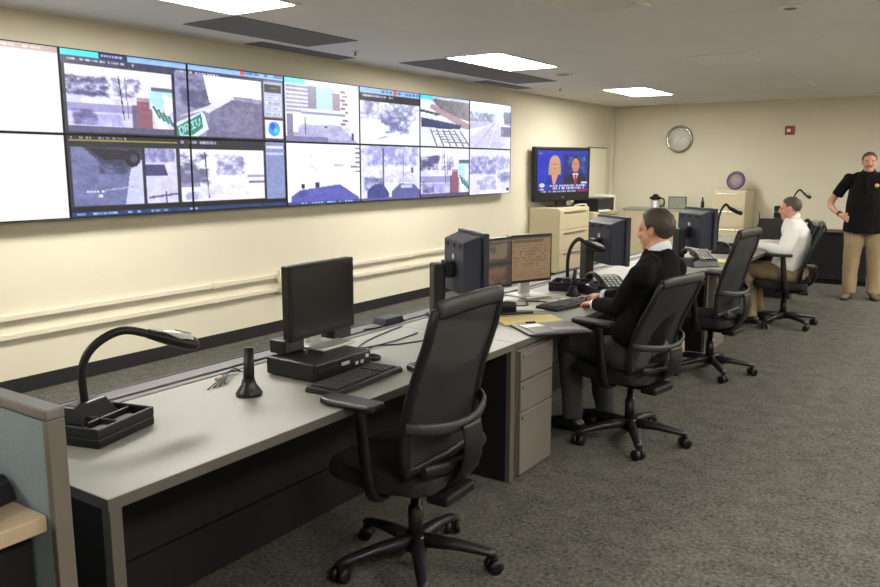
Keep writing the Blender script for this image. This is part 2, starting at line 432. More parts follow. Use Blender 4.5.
PW, PH = 144, 80
wallc = Canvas(7*PW, 2*PH, (235, 236, 246))
def cell(c0, r0, c1, r1):   # window given in panel units
    return wallc.window(c0/7, r0/2, c1/7, r1/2)
DK, PUR, WH = (46, 44, 62), (96, 92, 140), (246, 246, 252)
def street_scene(c, seed):
    """street with trees, poles, a red box and a leaning teal sign"""
    c.fill(WH)
    c.shade((228, 226, 240), WH, (5, 4), seed)
    c.rect(0, .42, 1, 1, (205, 202, 226)); c.blob(0, .40, 1, .62, (238, 236, 250), .42, (9, 9), seed+1)
    c.blob(-.1, .12, .42, .50, (58, 56, 96), .40, (9, 9), seed+2)
    c.blob(.36, .10, .72, .50, (98, 92, 130), .52, (14, 12), seed+3)
    c.rect(0, .58, .60, .70, (140, 136, 178), .8); c.blob(0, .70, .55, .94, (150, 146, 190), .45, (10, 6), seed+4)
    c.blob(0, .62, .3, .95, (84, 80, 128), .52, (6, 8), seed+5)
    c.line(.47, .12, .505, .80, .006, (58, 52, 74)); c.line(.53, .14, .55, .8, .004, (90, 84, 110))
    c.rect(.58, .56, .70, .94, (110, 96, 126)); c.rect(.63, .46, .78, .95, (140, 92, 104)); c.rect(.63, .44, .78, .49, (176, 140, 150))
    c.rect(.76, .28, 1, .6, (178, 222, 222)); c.rect(.78, .24, 1, .31, (96, 110, 120))
    c.poly([(.77, .50), (.88, .62), (.96, 1), (.84, 1)], (244, 250, 250)); c.poly([(.90, .34), (1, .40), (1, .62), (.92, .70)], (236, 246, 246))
    for k in range(4): c.line(.80+.05*k, .56+.05*k, .86+.045*k, .74+.04*k, .014, (42, 128, 116))
# desktop over two columns
cell(1, 0, 3, 2).fill((44, 44, 58))
W2 = lambda u0, v0, u1, v1: cell(1+u0, v0, 1+u1, v1)
W2(0, 0, 2, .07).fill((150, 190, 238)); W2(0, 0, .28, .07).fill((70, 226, 226)); W2(.28, 0, .50, .07).fill((44, 58, 92)); W2(.50, .0, 2, .02).fill((120, 170, 220))
W2(.3, .02, .46, .05).dashes(0, 0, 1, 1, (190, 205, 230), 8, 2)
W2(1.5, .0, 2, .06).dashes(0, .1, 1, .9, (80, 110, 170), 9, 4, .8); W2(1.52, .0, 1.56, .06).fill((220, 80, 60))
W2(0, .07, 2, .17).fill((74, 72, 90)); W2(.02, .095, .55, .125).dashes(0, 0, 1, 1, (200, 200, 212), 36, 5)
street_scene(W2(.03, .17, .86, .96), 20); W2(.03, .90, .86, .97).fill((92, 90, 112))
c = W2(.89, .13, 1.74, .97); c.shade((116, 114, 140), (168, 164, 192), (7, 6), 31)
c.blob(0, 0, .45, .62, (84, 82, 108), .42, (10, 10), 32); c.poly([(.30, 0), (1, 0), (1, .32), (.62, .30), (.36, .44)], (250, 250, 255)); c.poly([(.44, .2), (.62, .12), (.66, .42), (.36, .52)], (230, 230, 244))
c.poly([(.62, .36), (1, .40), (1, 1), (.30, 1), (.38, .58)], (112, 108, 132)); c.blob(.3, .4, 1, 1, (138, 134, 156), .5, (16, 16), 33)
c.poly([(.02, .70), (.48, .40), (.62, .30), (.66, .34), (.34, .62), (.30, .58)], (222, 220, 236), .9); c.poly([(0, .80), (.27, .60), (.30, .66), (.34, .88), (.22, 1), (0, 1)], (214, 234, 230))
c.poly([(.0, .86), (.26, .63), (.275, .86), (.16, .99), (.0, 1)], (44, 128, 112)); c.text('DRIV', [(.015, .88), (.245, .69), (.03, 1.0)], (168, 216, 202))
W2(.9, .10, 1.3, .125).dashes(0, 0, 1, 1, (200, 200, 210), 14, 6)
c = W2(1.77, .10, 1.985, 1.0); c.fill((126, 134, 164)); c.rect(.02, .03, .98, .60, (176, 182, 202)); c.rect(.05, .05, .95, .20, (34, 32, 40)); c.rect(.35, .11, .7, .13, (90, 110, 70))
for j in range(4):
    c.rect(.08, .25+.09*j, .92, .30+.09*j, (206, 210, 222)); c.dashes(.1, .26+.09*j, .9, .295+.09*j, (140, 144, 166), 6, 30+j, .7)
c.rect(0, .61, 1, .65, (40, 40, 52)); c.rect(.03, .65, .97, .96, (232, 236, 246)); c.disc(.5, .80, .32, .125, (40, 150, 235)); c.disc(.42, .76, .14, .06, (20, 84, 195)); c.disc(.6, .83, .12, .05, (70, 205, 245)); c.rect(0, .965, 1, 1, (60, 62, 78))
c = W2(1.77, 1, 1.985, 2); c.rect(0, 0, 1, 1, (132, 144, 178)); c.rect(.05, .06, .95, .10, (220, 226, 240)); c.rect(.05, .16, .95, .2, (190, 196, 216))
W2(0, .985, 1.77, 1.14).fill((34, 34, 44)); W2(.02, 1.012, .45, 1.042).dashes(0, 0, 1, 1, (190, 190, 202), 34, 9); W2(.02, 1.055, .88, 1.068).fill((180, 160, 50)); W2(.92, 1.02, 1.25, 1.06).dashes(0, 0, 1, 1, (190, 190, 205), 14, 8)
c = W2(.03, 1.14, .57, 1.86); c.shade((84, 88, 122), (128, 134, 168), (5, 5), 41)
c.poly([(.15, 0), (1, 0), (1, .25), (.75, .35), (.4, .26)], (62, 62, 84)); c.blob(.3, .1, .85, .5, (60, 62, 88), .45, (6, 6), 42)
c.poly([(.82, .38), (1, .2), (1, 1), (.72, 1)], (196, 200, 222)); c.disc(.86, .18, .12, .16, (16, 16, 24)); c.disc(.88, .19, .055, .075, (70, 72, 92)); c.poly([(.2, 0), (.8, .05), (.8, .2), (.45, .22)], (30, 30, 42))
c.line(.45, .74, .92, .68, .012, (160, 164, 190)); c.dashes(.18, .74, .42, .78, (230, 232, 246), 7, 3); c.dashes(.30, .82, .40, .86, (230, 232, 246), 4, 4)
c = W2(.60, 1.14, .87, 1.86); c.shade((186, 182, 214), (222, 220, 240), (4, 6), 44); c.blob(-.2, -.1, 1.1, .3, (110, 108, 150), .48, (7, 7), 45); c.poly([(0, .3), (.6, .3), (.7, .5), (0, .5)], (70, 66, 104)); c.rect(0, .5, 1, .58, (206, 204, 230)); c.line(.05, .9, 1, .84, .02, (100, 96, 130)); c.line(.6, .8, .6, 1, .02, (80, 76, 110))
c = W2(.90, 1.14, 1.74, 1.86); c.fill(WH); c.shade((222, 222, 240), WH, (6, 4), 50)
c.blob(-.2, .0, .36, .75, (76, 74, 100), .44, (8, 9), 51); c.blob(.34, .05, .80, .58, (120, 116, 152), .47, (13, 11), 52); c.rect(0, .44, .2, .72, (112, 110, 140), .7)
c.poly([(.76, .46), (.86, .34), (1, .34), (1, .66), (.78, .66)], (232, 234, 246)); c.rect(.78, .5, 1, .56, (150, 154, 186)); c.rect(.8, .62, 1, .68, (120, 120, 150)); c.line(.27, .05, .30, .95, .008, (60, 60, 84))
c.blob(.1, .66, .9, .95, (206, 206, 228), .5, (10, 5), 53); c.blob(0, .8, .4, 1, (150, 148, 184), .5, (8, 5), 54)
W2(0, 1.87, 2, 2).fill((16, 18, 26)); W2(0, 1.935, 2, 1.985).fill((42, 62, 104)); W2(.04, 1.95, 1.05, 1.975).dashes(0, 0, 1, 1, (140, 190, 240), 26, 12, .6)
# column 3: town street above, washed out square below
c = cell(3, 0, 4, 1); c.fill(WH); c.rect(0, 0, 1, .10, (196, 206, 226)); c.rect(0, 0, .26, .085, (90, 220, 232)); c.rect(.3, .03, .95, .10, (226, 232, 240))
c.window(3/7, .1*.5, 4/7, .5)
c.rect(0, .0, .32, .5, (206, 206, 222))
for j in range(7): c.rect(.02, .02+.07*j, .31, .05+.07*j, (130, 130, 154))
c.rect(.29, .0, .40, .55, (120, 120, 142)); c.rect(.40, .0, .64, .42, (168, 222, 228)); c.rect(.62, .08, .72, .5, (150, 130, 142))
c.rect(.72, .0, .86, .75, (236, 226, 226))
for j in range(9):
    c.rect(.73+.03*(j % 2), .03+.075*j, .80+.03*(j % 2), .07+.075*j, (126, 104, 116))
c.rect(.2, .40, .80, .46, (226, 230, 240)); c.rect(.2, .46, .80, .50, (134, 140, 170)); c.rect(.2, .5, .8, .55, (220, 222, 236))
c.poly([(.22, .70), (.72, .68), (.98, 1), (.0, 1), (.05, .84)], (158, 156, 186)); c.blob(.0, .6, 1, 1, (190, 188, 212), .5, (8, 10), 61); c.rect(.1, .5, .16, .84, (246, 246, 250)); c.rect(.02, .52, .1, .9, (124, 122, 148)); c.rect(.24, .56, .26, .86, (90, 88, 110)); c.rect(.50, .69, .54, .74, (80, 78, 112)); c.rect(.88, .80, .92, .95, (70, 68, 92)); c.rect(0, .90, .55, 1, (120, 116, 150))
c = cell(3, 1, 4, 2); c.fill((254, 254, 255)); c.blob(.0, .02, 1, .55, (168, 170, 206), .70, (16, 14), 62); c.blob(.02, .2, .4, .7, (130, 132, 176), .74, (16, 16), 63); c.rect(.55, .08, .85, .2, (222, 226, 244))
for j in range(6): c.rect(.93, .05+.08*j, 1, .08+.08*j, (130, 124, 140))
c.rect(.86, .36, .95, .40, (120, 124, 160)); c.rect(.62, .34, .75, .37, (180, 190, 214)); c.poly([(.05, .86), (.16, .76), (.70, .68), (.98, .92), (.98, .96), (.05, .96)], (94, 96, 168)); c.rect(.18, .66, .22, .74, (34, 34, 54)); c.rect(.36, .64, .42, .72, (60, 62, 84)); c.blob(.05, .75, .3, .96, (60, 70, 120), .6, (9, 9), 64); c.rect(0, .955, 1, 1, (70, 84, 130)); c.dashes(.05, .962, .98, .99, (150, 190, 235), 22, 13)
# column 4
c = cell(4, 0, 5, 1); c.fill(WH); c.rect(0, 0, 1, .10, (150, 190, 226)); c.dashes(.35, .02, 1, .08, (70, 120, 180), 10, 3); c.rect(.54, .0, .6, .09, (210, 90, 80)); c.rect(0, .10, 1, .24, (40, 38, 44)); c.dashes(.05, .12, .55, .16, (190, 190, 196), 12, 7)
c.window(4/7, .12, 5/7, .5); c.shade((214, 214, 230), WH, (6, 5), 70); c.blob(-.1, -.2, 1.1, .5, (112, 114, 148), .50, (12, 9), 71); c.blob(.25, .25, .85, .75, (96, 102, 142), .50, (10, 9), 72); c.poly([(.0, .5), (.2, .4), (.9, .8), (.9, 1), (.0, 1)], (248, 248, 254), .85); c.blob(.3, .4, .9, .78, (88, 96, 140), .58, (12, 10), 73); c.line(.3, .86, .42, .80, .012, (130, 130, 150))
c = cell(4, 1, 5, 2); c.fill((226, 228, 244)); c.shade((196, 198, 226), (248, 248, 254), (7, 6), 74); c.blob(-.1, -.1, 1.1, .42, (134, 136, 186), .48, (12, 9), 75); c.blob(.0, .55, .4, .85, (84, 88, 134), .46, (8, 8), 76); c.poly([(.1, .82), (.22, .70), (.36, .70), (.45, .86), (.45, .95), (.1, .95)], (70, 76, 130)); c.poly([(.5, .84), (.64, .70), (.9, .72), (1, .84), (1, .95), (.5, .95)], (96, 100, 148)); c.rect(.66, .73, .86, .79, (190, 196, 224)); c.line(.36, .05, .36, .75, .012, (92, 92, 124)); c.line(.7, .1, .7, .6, .007, (120, 120, 150)); c.rect(.84, .4, .88, .5, (90, 90, 120)); c.blob(.0, .4, 1, .72, (150, 152, 190), .62, (16, 12), 77); c.rect(0, .955, 1, 1, (90, 98, 140))
# column 5: rail bridge above, the street again below
c = cell(5, 0, 6, 1); c.shade((206, 210, 226), (236, 238, 246), (6, 6), 80); c.poly([(.0, .06), (1, .06), (1, .45), (.5, .34), (.25, .10)], (112, 108, 112)); c.blob(.2, .0, 1, .42, (78, 80, 82), .46, (10, 8), 81); c.poly([(.22, .16), (1, .50), (1, .62), (.86, .60), (.18, .24)], (160, 132, 138)); c.poly([(.0, .28), (.38, .34), (.36, .38), (.0, .33)], (56, 58, 74)); c.poly([(.02, .44), (.84, .54), (.80, .62), (.5, .64), (.02, .62)], (26, 44, 88)); c.blob(.1, .45, .8, .64, (60, 110, 180), .66, (12, 6), 82)
for k in range(6): c.line(.20+.12*k, .66, .32+.14*k, .98, .013, (96, 98, 112))
for k in range(5): c.line(.24+.06*k, .70+.05*k, .66+.07*k, .68+.055*k, .008, (120, 120, 134))
c.rect(0, 0, .24, .085, (60, 216, 226)); c.rect(.24, 0, 1, .05, (170, 190, 214))
street_scene(cell(5, 1, 6, 2), 90); c = cell(5, 1, 6, 2); c.rect(0, .93, 1, 1, (86, 84, 112))
# column 6
c = cell(6, 0, 7, 1); c.fill((226, 226, 240)); c.rect(0, 0, 1, .08, (214, 218, 226)); c.rect(.02, .08, 1, .34, (196, 230, 240)); c.blob(-.1, .20, .68, .46, (92, 96, 126), .42, (11, 6), 91); c.blob(.78, .12, 1.1, .5, (96, 94, 118), .4, (8, 8), 92); c.rect(.74, .50, 1, .72, (120, 118, 140)); c.poly([(.58, .38), (.70, .38), (.76, 1), (.0, 1), (.0, .78)], (204, 202, 226)); c.line(.60, .42, .12, .98, .010, (166, 162, 192)); c.line(.64, .42, .45, .98, .010, (240, 240, 250)); c.poly([(.0, .44), (.5, .40), (.4, .5), (.0, .6)], (176, 178, 204)); c.blob(0, .5, 1, 1, (180, 178, 206), .58, (9, 9), 93)
c = cell(6, 1, 7, 2); c.fill((220, 220, 240)); c.shade((200, 200, 228), (246, 246, 254), (6, 6), 95); c.blob(-.1, .1, .75, .6, (120, 120, 168), .45, (12, 10), 96); c.blob(.5, .1, 1.1, .5, (150, 150, 190), .48, (10, 8), 97); c.blob(.62, .45, 1.1, .8, (104, 104, 146), .46, (7, 8), 98); c.blob(.1, .55, .7, .95, (144, 144, 186), .52, (9, 8), 99); c.rect(.9, .88, .97, .94, (50, 50, 70))
# white panels keep a thin pink-grey tab line at the very top
cell(0, 0, 1, 1).fill((250, 250, 255)); cell(0, 0, 1, .07).fill((196, 168, 164)); cell(0, 1, 1, 2).fill((250, 250, 255)); cell(.55, .03, .95, .05).dashes(0, 0, 1, 1, (226, 222, 222), 9, 1)

cell(1, 0, 7, 2); grain = wallc.noise(150, 46, 77)-0.5
camera_area = np.ones(wallc.X.shape, bool); camera_area[:, :PW] = False
wallc.a[camera_area] = np.clip(wallc.a[camera_area]+grain[camera_area][:, None]*np.array([44, 42, 36]), 0, 255)
wallc.a[camera_area] = np.clip(255*(wallc.a[camera_area]/255)**0.86*np.array([1.04, 1.04, 1.10]), 0, 255)
wallc.a[camera_area] = np.clip((wallc.a[camera_area]-150)*1.16+143, 8, 255)
def picture_grid(name, arr, w, h, m, parent, frame):
    """flat screen of w x h metres; arr (rows, cols, 3) in sRGB 0..255; frame maps (a,b) metres from the top-left corner to a point"""
    nr, nc = arr.shape[:2]
    me = bpy.data.meshes.new(name)
    vs = [tuple(frame(w*i/(nc-1), h*j/(nr-1))) for j in range(nr) for i in range(nc)]
    fs = [(j*nc+i, j*nc+i+1, (j+1)*nc+i+1, (j+1)*nc+i) for j in range(nr-1) for i in range(nc-1)]
    me.from_pydata(vs, [], fs)
    a = np.clip(arr/255.0, 0, 1); l = np.where(a <= 0.04045, a/12.92, ((a+0.055)/1.055)**2.4)
    at = me.attributes.new('picture', 'FLOAT_COLOR', 'POINT')
    at.data.foreach_set('color', np.concatenate([l, np.ones((nr, nc, 1))], 2).astype(np.float32).ravel())
    me.materials.append(m)
    o = bpy.data.objects.new(name, me); COL.objects.link(o); o.parent = parent
    return o

# ------------------------------------------------------------------ the video wall: seven columns of two panels
Y0, DY, ZT, DZ = 2.163, 1.1086, 2.472, 0.6135
what = [('blank white panel at the left end of the video wall, upper row', 'blank white panel at the left end of the video wall, lower row'),
        ('upper video wall panel showing a street with a red box beside a teal sign and a teal tab above', 'lower video wall panel showing dark concrete with a black camera'),
        ('upper video wall panel with a green street sign and a wide grey road', 'lower video wall panel with a snowy road and a plain blue-grey side strip'),
        ('upper video wall panel showing a town street between tall buildings', 'overexposed white lower video wall panel with a blue roof at its bottom'),
        ('upper video wall panel with a black band above a snowy scene', 'lower video wall panel showing parked cars and a pole'),
        ('upper video wall panel showing railway tracks and a dark bridge', 'lower video wall panel repeating the street with red box and teal sign, second from right'),
        ('upper video wall panel at the right end showing a straight road', 'lower video wall panel at the right end showing bare trees and cars')]
for ci in range(7):
    for ri in range(2):
        y0, z1 = Y0+ci*DY, ZT-ri*DZ
        r = thing('video_wall_panel', what[ci][ri], 'video screen', (0.0, y0+DY/2, z1-DZ), group='video wall panels')
        g = 0.002; w, h, t = DY-2*g, DZ-2*g, 0.0075
        MB().span((0.035, -w/2, g), (0.108, w/2, DZ-g)).build('back_housing', M['black'], r)
        f = MB()
        f.span((0.108, -w/2, g), (0.122, w/2, g+t)); f.span((0.108, -w/2, DZ-g-t), (0.122, w/2, DZ-g))
        f.span((0.108, -w/2, g+t), (0.122, -w/2+t, DZ-g-t)); f.span((0.108, w/2-t, g+t), (0.122, w/2, DZ-g-t))
        f.build('bezel', M['black'], r)
        arr = wallc.a[ri*PH:(ri+1)*PH, ci*PW:(ci+1)*PW]
        iw, ih = w-2*t, h-2*t
        picture_grid('screen', arr, iw, ih, M['wallscreen'], r, lambda a, b, iw=iw, g=g, t=t: (0.119, -iw/2+a, DZ-g-t-b))
        MB().span((0.0, -0.3, 0.12), (0.035, 0.3, 0.5)).build('wall_bracket', M['dark'], r)

# ------------------------------------------------------------------ television on lateral files, and things along the far end
def file_cabinet(name, label, loc, rz, w, d, h, n, m=None, gap=0.008):
    """front faces local +X"""
    m = m or M['beige']
    r = thing(name, label, 'file cabinet', loc, rz)
    MB().span((-d, -w/2, 0.03), (-0.012, w/2, h), bev=0.006).build('body', m, r)
    MB().span((-d+0.02, -w/2+0.01, 0), (-0.03, w/2-0.01, 0.03)).build('plinth', M['dark'], r)
    dh = (h-0.06)/n
    for i in range(n):
        z = 0.045+i*dh
        dr = MB().span((-0.012, -w/2+0.012, z+gap/2), (0.010, w/2-0.012, z+dh-gap/2), bev=0.004).build('drawer', m, r)
        hb = MB(); hb.span((0.010, -w*0.36, z+dh-0.055), (0.024, w*0.36, z+dh-0.042), bev=0.003)
        hb.build('handle', M['taupe'] if w > .8 else M['chrome'], dr)
    return r
file_cabinet('lateral_file_cabinet', 'beige steel lateral file cabinet under the television', (0.52, 11.27, 0), 0, 1.10, 0.5, 1.00, 3)
file_cabinet('lateral_file_cabinet', 'beige lateral file cabinet between the television stand and the far corner', (0.52, 12.60, 0), 0, 1.1, 0.5, 0.88, 3)
file_cabinet('upright_file_cabinet', 'tall beige file cabinet against the back wall with a round violet plaque on top', (2.30, 13.40, 0), -PI/2, 0.54, 0.6, 1.235, 4)

tvc = Canvas(150, 92, (24, 40, 190)); c = tvc
c.shade((16, 30, 170), (40, 70, 225), (4, 4), 5)
c.rect(.49, .1, 1, .80, (20, 42, 120)); c.blob(.5, .08, 1, .6, (60, 130, 220), .55, (6, 5), 6)
c.poly([(.16, .80), (.20, .58), (.28, .52), (.40, .52), (.46, .60), (.48, .80)], (30, 44, 150)); c.poly([(.26, .55), (.30, .80), (.34, .80), (.40, .55)], (226, 160, 140))
c.disc(.33, .32, .105, .20, (214, 176, 120)); c.poly([(.22, .32), (.44, .32), (.45, .58), (.21, .58)], (206, 166, 110)); c.disc(.33, .35, .072, .15, (226, 160, 138)); c.rect(.30, .46, .36, .56, (220, 152, 130)); c.disc(.305, .33, .012, .012, (70, 40, 40)); c.disc(.355, .33, .012, .012, (70, 40, 40)); c.rect(.31, .415, .35, .43, (170, 60, 60))
c.poly([(.50, .80), (.54, .62), (.64, .56), (.84, .56), (.94, .63), (.98, .80)], (26, 28, 46)); c.poly([(.68, .54), (.74, .80), (.80, .54)], (236, 236, 244)); c.poly([(.715, .58), (.725, .80), (.765, .80), (.765, .58)], (200, 24, 36)); c.disc(.74, .30, .085, .17, (66, 40, 30)); c.disc(.74, .35, .075, .165, (222, 144, 112)); c.disc(.71, .33, .012, .012, (60, 36, 36)); c.disc(.77, .33, .012, .012, (60, 36, 36)); c.rect(.71, .43, .77, .445, (150, 60, 60))
c.disc(.09, .84, .075, .085, (40, 60, 160)); c.disc(.09, .82, .05, .05, (226, 232, 246)); c.rect(.055, .90, .13, .94, (210, 220, 240))
c.rect(.22, .80, .98, .93, (26, 36, 150)); c.dashes(.24, .815, .96, .86, (240, 240, 250), 24, 3, .85); c.dashes(.26, .875, .92, .92, (240, 240, 250), 22, 4, .85)
c.rect(.0, .945, 1, 1, (14, 16, 40)); c.dashes(.02, .955, .78, .985, (230, 230, 235), 30, 5, .8); c.rect(.80, .945, 1, 1, (170, 20, 30)); c.rect(.86, .745, .98, .79, (236, 236, 244)); c.dashes(.02, .06, .1, .085, (160, 180, 230), 3, 6)
tvdir = heading((0.972, -0.235))
r = thing('television', 'black flat television showing two news presenters, on the beige file cabinet', 'television', (0.285, 11.33, 1.0), tvdir)
W, Hh = 1.36, 0.83; zb = 0.09
MB().span((-0.07, -W/2, zb), (0.0, W/2, zb+Hh), bev=0.015).build('tv_housing', M['black2'], r)
picture_grid('screen', tvc.a, W-0.12, Hh-0.19, M['tvscreen'], r, lambda a, b: (0.003, -(W-0.12)/2+a, zb+Hh-0.055-b))
MB().span((0.0, -0.02, zb+0.05), (0.003, 0.02, zb+0.065)).build('power_badge', M['silver'], r)
MB().span((-0.05, -0.12, 0.015), (-0.02, 0.12, zb+0.02)).build('neck', M['black2'], r)
MB().span((-0.14, -0.26, 0.0), (0.07, 0.26, 0.018), bev=0.006).build('tv_foot', M['black2'], r)
r = thing('cable_box', 'small pale set-top box in front of the television on the file cabinet', 'set-top box', (0.462, 11.62, 1.0), 0)
MB().span((-0.05, -0.14, 0), (0.05, 0.14, 0.035), bev=0.005).build('box_body', M['silver'], r)
MB().span((0.05, -0.12, 0.01), (0.052, 0.05, 0.025)).build('display', M['blackglass'], r)

r = thing('wall_board', 'pale rectangular board on the left wall between the television and the corner', 'whiteboard', (0, 13.3, 1.02))
MB().span((0.002, -0.40, 0), (0.014, 0.40, 0.92)).build('board_face', M['whiteboard'], r)
MB().span((0.0, -0.42, 0.92), (0.022, 0.42, 0.94)).build('top_rail', M['taupe'], r)
MB().span((0.0, -0.42, -0.02), (0.05, 0.42, 0.0)).build('tray', M['ventmetal'], r)
r = thing('printer', 'black and white printer on the file cabinet beside the television', 'printer', (0.28, 12.60, 0.88), 0)
MB().span((-0.22, -0.36, 0.0), (0.22, 0.34, 0.22), bev=0.015).build('printer_body', M['black2'], r)
MB().span((-0.20, 0.345, 0.0), (0.20, 0.46, 0.26), bev=0.008).build('paper_feeder', M['white'], r)
MB().span((0.22, -0.34, 0.0), (0.30, -0.02, 0.03), bev=0.004).build('output_tray', M['white'], r)

r = thing('storage_counter', 'low grey-beige counter cabinet along the back wall left of the tall file cabinet', 'cabinet', (1.22, 13.50, 0), -PI/2)
MB().span((-0.5, -0.76, 0.05), (-0.012, 0.62, 0.86), bev=.005).build('body', M['beige'], r)
MB().span((-0.48, -0.74, 0.0), (-0.05, 0.60, 0.05)).build('plinth', M['dark'], r)
MB().span((-0.5, -0.78, 0.86), (0.01, 0.64, 0.89), bev=.004).build('counter_top', M['lam'], r)
for k in range(3):
    d = MB().span((-0.012, -0.75+0.457*k, 0.07), (0.005, -0.75+0.457*k+0.445, 0.84), bev=.004).build('door', M['beige'], r)
    MB().span((0.005, -0.40+0.457*k, 0.6), (0.022, -0.385+0.457*k, 0.74), bev=.003).build('handle', M['chrome'], d)
r = thing('coffee_maker', 'black and silver coffee maker on the back counter behind the man in the dark sweater', 'coffee maker', (0.96, 13.72, 0.89), -PI/2)
MB().lathe([(0.09, 0), (0.09, 0.03), (0.075, 0.05), (0.08, 0.12), (0.06, 0.155)]).build('carafe', M['silver'], r)
MB().lathe([(0.065, 0.155), (0.10, 0.165), (0.10, 0.20), (0.05, 0.215), (0.05, 0.24), (0.02, 0.25)]).build('lid', M['black'], r)
MB().tube([(0, 0.085, 0.04), (0, 0.15, 0.06), (0, 0.15, 0.16), (0, 0.09, 0.18)], 0.012).build('handle', M['black'], r)
r = thing('picture_frame', 'small grey-green framed print standing on the back counter', 'picture frame', (1.38, 13.62, 0.89), -PI/2)
MB().span((-0.02, -0.16, 0.0), (0.0, 0.16, 0.22), bev=.004).build('frame', M['taupe'], r)
MB().span((0.0, -0.135, 0.025), (0.003, 0.135, 0.195)).build('print', M['greenish'], r)
MB().box((-0.06, 0, 0.08), (0.006, 0.05, 0.17), rot=Matrix.Rotation(math.radians(28), 4, 'Y')).build('strut', M['black'], r)

r = thing('wall_clock', 'round chrome-rimmed wall clock with a pale face high on the back wall', 'clock', (1.245, D, 2.095), -PI/2)
RY = Matrix.Rotation(PI/2, 4, 'Y')
MB().lathe([(0.235, 0.0), (0.24, 0.03), (0.228, 0.05), (0.198, 0.052), (0.195, 0.03)], rot=RY, seg=36).build('rim', M['chrome'], r)
MB().lathe([(0.196, 0.024), (0.196, 0.033), (0.001, 0.033)], rot=RY, seg=36).build('clock_face', M['glass'], r)
for k in range(12):
    a = 2*PI*k/12
    MB().box((0.034, 0.165*math.sin(a), 0.165*math.cos(a)), (0.002, 0.006, 0.03), rot=Matrix.Rotation(-a, 4, 'X')).build('hour_mark', M['softgrey'], r)
MB().box((0.0355, 0.045, 0.03), (0.002, 0.010, 0.12), rot=Matrix.Rotation(math.radians(-55), 4, 'X')).build('hour_hand', M['softgrey'], r)
MB().box((0.0375, -0.03, -0.06), (0.002, 0.007, 0.17), rot=Matrix.Rotation(math.radians(-25), 4, 'X')).build('minute_hand', M['softgrey'], r)
r = thing('fire_alarm', 'small square red fire alarm on the back wall', 'fire alarm', (3.04, D, 2.135), -PI/2)
MB().span((0.0, -0.07, 0.0), (0.03, 0.07, 0.14), bev=.008).build('alarm_plate', M['red'], r)
MB().span((0.03, -0.035, 0.045), (0.045, 0.02, 0.095), bev=.006).build('strobe_lens', M['white'], r)
r = thing('round_plaque', 'round violet-blue plaque with a pale centre standing on the tall file cabinet', 'plaque', (2.34, 13.63, 1.235), -PI/2-0.1)
RT = Matrix.Translation((0, 0, 0.155)) @ Matrix.Rotation(PI/2-0.15, 4, 'Y')
MB().lathe([(0.15, 0.0), (0.155, 0.012), (0.145, 0.022), (0.115, 0.022), (0.110, 0.016)], c=(0, 0, 0.155), rot=RT, seg=32).build('rim', M['blueplaque'], r)
MB().lathe([(0.112, 0.004), (0.112, 0.018), (0.001, 0.018)], c=(0, 0, 0.155), rot=RT, seg=32).build('plaque_face', M['plaquemid'], r)
MB().box((-0.045, 0, 0.05), (0.09, 0.08, 0.006), rot=Matrix.Rotation(math.radians(-40), 4, 'Y')).build('easel_foot', M['black'], r)
r = thing('door_stop_bottle', 'small dark bottle on the back counter beside the tall file cabinet', 'bottle', (1.80, 13.66, 0.89))
MB().lathe([(0.035, 0), (0.038, 0.02), (0.038, 0.20), (0.018, 0.25), (0.016, 0.31)]).build('bottle_body', M['black2'], r)
MB().lathe([(0.019, 0.31), (0.019, 0.34)]).build('cap', M['black'], r)
r['label'] = 'slim dark bottle on the back counter beside the tall file cabinet'; r.name = 'bottle'; r.scale = (.75, .75, .62)

# low black credenzas in front of the back wall
def credenza(x0, x1, label):
    r = thing('credenza', label, 'cabinet', ((x0+x1)/2, 12.0, 0), group='black low cabinets')
    a = (x1-x0)/2-0.003
    MB().span((-a, 0.0, 0.06), (a, 0.55, 0.70), bev=.005).build('body', M['dark'], r)
    MB().span((-a, -0.02, 0.70), (a, 0.56, 0.73), bev=.004).build('cabinet_top', M['black'], r)
    MB().span((-a+.02, 0.04, 0), (a-.02, 0.5, 0.06)).build('plinth', M['black'], r)
    for s in (-1, 1):
        d = MB().span((min(0, s*a)+.004, -0.016, 0.07), (max(0, s*a)-.004, 0.0, 0.69), bev=.003).build('door', M['dark'], r)
        MB().span((s*0.03-.006, -0.03, 0.5), (s*0.03+.006, -0.016, 0.62), bev=.003).build('handle', M['black'], d)
credenza(3.20, 4.35, 'low black cabinet behind the man in the white shirt')
credenza(4.36, 5.36, 'low black cabinet behind the standing man')

# ------------------------------------------------------------------ desks
DT = 0.74
def desk(label, x1, y0, y1, ends=(True, True), x0=2.985):
    r = thing('desk', label, 'desk', (x0, y0, 0), group='desks in the long row')
    w, l = x1-x0, y1-y0
    MB().span((0, 0, DT-0.032), (w-0.003, l, DT), bev=.002).build('worktop', M['lam'], r)
    e = MB().span((w-0.003, 0, DT-0.034), (w, l, DT-0.001)); e.build('edge_band', M['edge'], r)
    if ends[0]:
        MB().span((0.0, -0.002, DT-0.034), (w, 0, DT-0.001)).build('edge_band', M['edge'], r)
        MB().span((0.02, 0.004, 0.0), (w-0.04, 0.036, DT-0.034)).build('end_panel', M['dark'], r)
        MB().span((w-0.04, 0.002, 0.0), (w-0.002, 0.040, DT-0.034), bev=.002).build('leg', M['edge'], r)
    if ends[1]:
        MB().span((0.02, l-0.045, 0.0), (w-0.03, l-0.004, DT-0.034)).build('end_panel', M['dark'], r)
        MB().span((w-0.03, l-0.048, 0.0), (w-0.002, l-0.001, DT-0.034), bev=.002).build('leg', M['edge'], r)
    a, b = (0.04 if ends[0] else 0.0), (0.05 if ends[1] else 0.0)
    MB().span((0.19, a, 0.225), (0.215, l-b, DT-0.034)).build('modesty_panel', M['dark'], r)
    MB().span((0.19, a, 0.012), (0.22, l-b, 0.219)).build('kick_panel', M['dark'], r)
    return r
